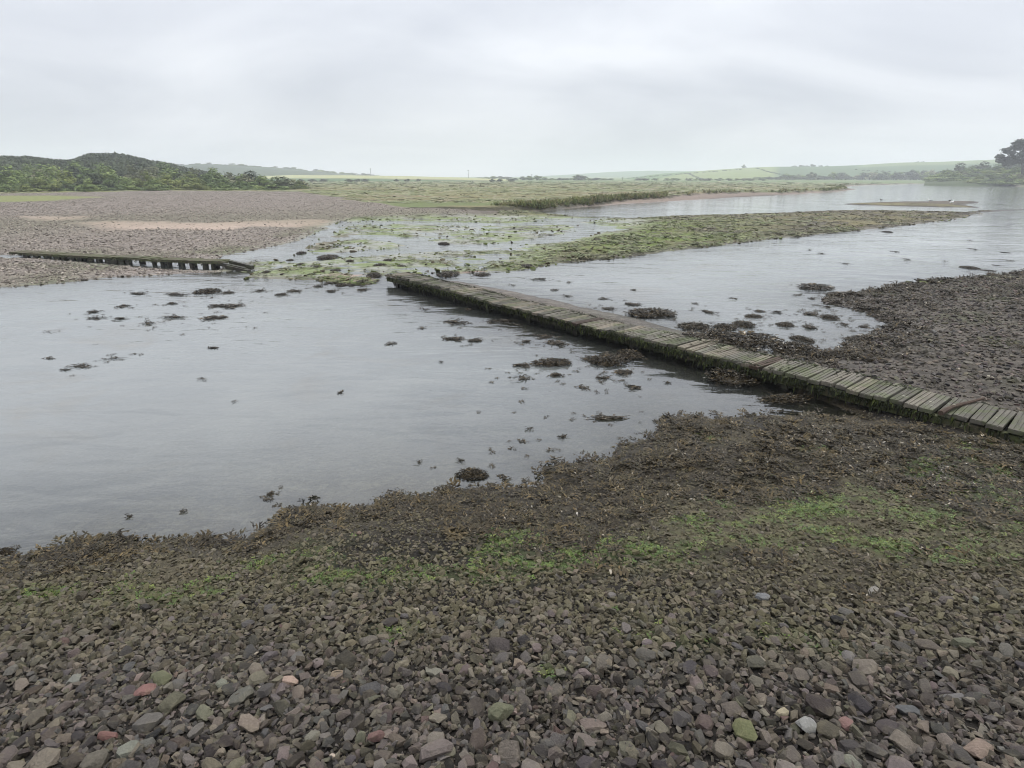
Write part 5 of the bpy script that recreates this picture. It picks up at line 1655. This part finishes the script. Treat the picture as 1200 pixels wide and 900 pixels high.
def build_pine():
    rg = 262
    foot = at_range(1197, 203, rg)
    dx = (1197 - 600) / F; hyp = math.hypot(dx, 1 / CP)
    pxm = foot.y * CP / F            # metres per photo pixel there
    base = max(h_pine(1197, rg) - .3, .4)
    root = empty('pine_tree', (foot.x, foot.y, base))
    tag(root, 'tall dark wind shaped pine rising at the right edge', 'tree')
    # local axes: x to the right seen from the camera
    right = Vector((math.cos(-math.atan2(foot.x, foot.y)), math.sin(-math.atan2(foot.x, foot.y)), 0))
    back = Vector((-right.y, right.x, 0))
    def loc(u, v, dback=0):
        z = at_range(u, v, rg).z - base
        return right * ((u - 1197) * pxm * 1.12) + back * dback + Vector((0, 0, z))
    bm = bmesh.new()
    tube(bm, [loc(1199, 212), loc(1197, 198), loc(1194, 186), loc(1195, 176), loc(1197, 168), loc(1199, 163)], (.42, .36, .30, .24, .16, .06), 8)
    limbs = [((1194, 187), (1186, 186), (1174, 187)), ((1195, 178), (1187, 176), (1178, 175)), ((1195, 181), (1204, 178), (1213, 176)), ((1197, 170), (1190, 168), (1184, 168)), ((1197, 171), (1206, 168), (1214, 167)), ((1194, 190), (1204, 189), (1214, 188))]
    for a, b, c in limbs: tube(bm, [loc(*a), loc(*b, random.uniform(-1, 1)), loc(*c, random.uniform(-2, 2))], (.16, .10, .04), 6)
    bmesh.ops.recalc_face_normals(bm, faces=bm.faces)
    me = bpy.data.meshes.new('trunk'); bm.to_mesh(me); bm.free(); me.materials.append(BARK)
    link('trunk', me, None, root)
    lob = []
    for (u, v, ru, rv) in ((1178, 187, 7, 3.2), (1186, 185, 8, 3.4), (1192, 189, 7, 3.4), (1180, 175.5, 6, 2.0), (1187, 173, 7, 3.0), (1184, 179, 6, 1.8), (1192, 168, 8, 3.2), (1198, 164, 7, 2.8), (1204, 168, 8, 3.2), (1210, 175, 8, 3.2), (1205, 182, 7, 3), (1214, 186, 8, 3), (1196, 176, 7, 3.4), (1189, 170, 6, 2.6), (1176, 183, 5, 2.4), (1184, 190, 9, 3.2), (1200, 187, 8, 3.6), (1194, 182, 7, 3.2), (1208, 171, 7, 3.2), (1200, 172, 7, 3), (1190, 165, 5, 2), (1218, 180, 8, 3.4)):
        p = loc(u, v, random.uniform(-1.5, 1.5)); lob.append((p.x, p.y, p.z, ru * pxm * .9, ru * pxm * .9, rv * pxm))
    rr = random.Random(3)
    for q in list(lob) * 2:
        k = rr.uniform(.25, .5)
        lob.append((q[0] + rr.uniform(-1.1, 1.1) * q[3], q[1] + rr.uniform(-1, 1) * q[4], q[2] + rr.uniform(-1.3, 1.5) * q[5], q[3] * k, q[4] * k, q[5] * k * 1.2))
    link('crown', leaves('crown', [q[:3] + tuple(t * 1.1 for t in q[3:]) for q in lob], 13000, .34, LEAF_PINE, 77, .1), None, root)
build_trees()

# ------------------------------------------------------------------ poles, gulls
def simple_mat(name, c, rough=.7):
    m = Mat(name); n = m.noise(8, 4, .6, m.objco())
    m.principled(m.mix(1.0, c, m.ramp(n.outputs['Fac'], [(.3, (.8, .8, .8)), (.7, (1.15, 1.15, 1.15))]), 'MULTIPLY'), rough, None, .3)
    return m.m
POLE = simple_mat('pole_wood', (.06, .055, .05)); WHITE = simple_mat('white_feather', (.78, .78, .76)); GREYF = simple_mat('grey_feather', (.32, .33, .35)); BEAK = simple_mat('beak', (.45, .30, .05)); DARKF = simple_mat('dark_feather', (.05, .045, .04))
def build_poles():
    data = [(435, 197, 211, 440, h_wheat, 'tallest thin utility pole, standing left on the pale field'), (549, 199, 211, 470, h_wheat, 'thin utility pole near the right end of the pale field'), (623, 204, 213, 480, None, 'short utility pole behind the centre copse'),
            (729, 207.5, 217, 420, None, 'faint utility pole right of the centre copse'), (804, 208, 216, 430, None, 'faint utility pole in front of the right hill')]
    for u, v0, v1, rg, hf, lab in data:
        p = at_range(u, v1, rg); b = hf(u, rg) - .3 if hf else .4
        top = at_range(u, v0, rg).z
        root = empty('utility_pole', (p.x, p.y, b)); tag(root, lab, 'utility pole', 'utility poles across the fields')
        h = top - b
        bm = bmesh.new(); tube(bm, [(0, 0, -.3), (0, 0, h * .5), (0, 0, h)], (.13, .115, .10), 8)
        bmesh.ops.recalc_face_normals(bm, faces=bm.faces); me = bpy.data.meshes.new('shaft'); bm.to_mesh(me); bm.free(); me.materials.append(POLE); link('shaft', me, None, root)
        bm = bmesh.new(); box_bm(bm, -.8, .8, -.26, -.16, h - .65, h - .5, .01); link('crossarm', bm_mesh('crossarm', bm, POLE), None, root)
build_poles()

def gull(u, v, facing, body_m, wing_m, label, s=1.0):
    p = PG1(u, v)
    root = empty('gull' if body_m is WHITE else 'wading_bird', (p.x, p.y, max(p.z, 0)), facing); root.scale = (s, s, s)
    tag(root, label, 'gull' if body_m is WHITE else 'bird', 'birds resting on the sandbar')
    bm = bmesh.new()
    spine = [(-.30, 0, .19), (-.20, 0, .205), (-.08, 0, .21), (.05, 0, .225), (.12, 0, .26), (.15, 0, .32), (.175, 0, .355), (.21, 0, .355)]
    rad = [.012, .045, .085, .088, .062, .042, .048, .020]
    tube(bm, spine, rad, 10)
    for f in bm.faces: f.smooth = True
    bmesh.ops.recalc_face_normals(bm, faces=bm.faces)
    me = bpy.data.meshes.new('body'); bm.to_mesh(me); bm.free(); me.materials.append(body_m); link('body', me, None, root)
    for sd in (-1, 1):
        bm = bmesh.new(); tube(bm, [(.06, sd * .070, .24), (-.06, sd * .088, .245), (-.20, sd * .06, .225), (-.36, sd * .015, .205)], (.025, .045, .030, .006), 7)
        for v_ in bm.verts: v_.co.y = sd * .075 + (v_.co.y - sd * .075) * .5
        bmesh.ops.recalc_face_normals(bm, faces=bm.faces); me = bpy.data.meshes.new('wing'); bm.to_mesh(me); bm.free(); me.materials.append(wing_m); link('wing', me, None, root)
        bm = bmesh.new(); tube(bm, [(.0, sd * .035, .15), (.01, sd * .035, .08), (.0, sd * .035, .0), (.05, sd * .04, -.004)], (.008, .006, .006, .008), 5)
        bmesh.ops.recalc_face_normals(bm, faces=bm.faces); me = bpy.data.meshes.new('leg'); bm.to_mesh(me); bm.free(); me.materials.append(BEAK); link('leg', me, None, root)
    bm = bmesh.new(); tube(bm, [(.20, 0, .352), (.235, 0, .348), (.27, 0, .338)], (.014, .010, .003), 6)
    bmesh.ops.recalc_face_normals(bm, faces=bm.faces); me = bpy.data.meshes.new('beak'); bm.to_mesh(me); bm.free(); me.materials.append(BEAK); link('beak', me, None, root)
gull(1115, 239.6, .3, WHITE, WHITE, 'bright white gull standing on the sandbar, right of the two', .95)
gull(1089, 237.2, 2.6, WHITE, GREYF, 'pale grey backed gull on the sandbar, left of the two', .9)
gull(1113, 236.4, .2, DARKF, DARKF, 'dark bird just above the bright white gull', .65)
gull(1032, 236.8, 2.8, DARKF, DARKF, 'dark bird at the back of the sandbar towards its left end', .7)

# ------------------------------------------------------------------ haze
def build_haze():
    bm = bmesh.new(); s = 7200
    box_bm(bm, -s, s, -s, s, -3.0, 62.0)
    m = Mat('haze'); pv = m.node('ShaderNodeVolumePrincipled')
    pv.inputs['Color'].default_value = (.93, .96, 1.0, 1); pv.inputs['Density'].default_value = .00085
    pv.inputs['Anisotropy'].default_value = .2
    m.l.new(pv.outputs[0], m.out.inputs['Volume'])
    o = link('haze', bm_mesh('haze', bm, m.m)); tag(o, 'thin pale mist over the whole estuary', None, None, 'stuff')
build_haze()
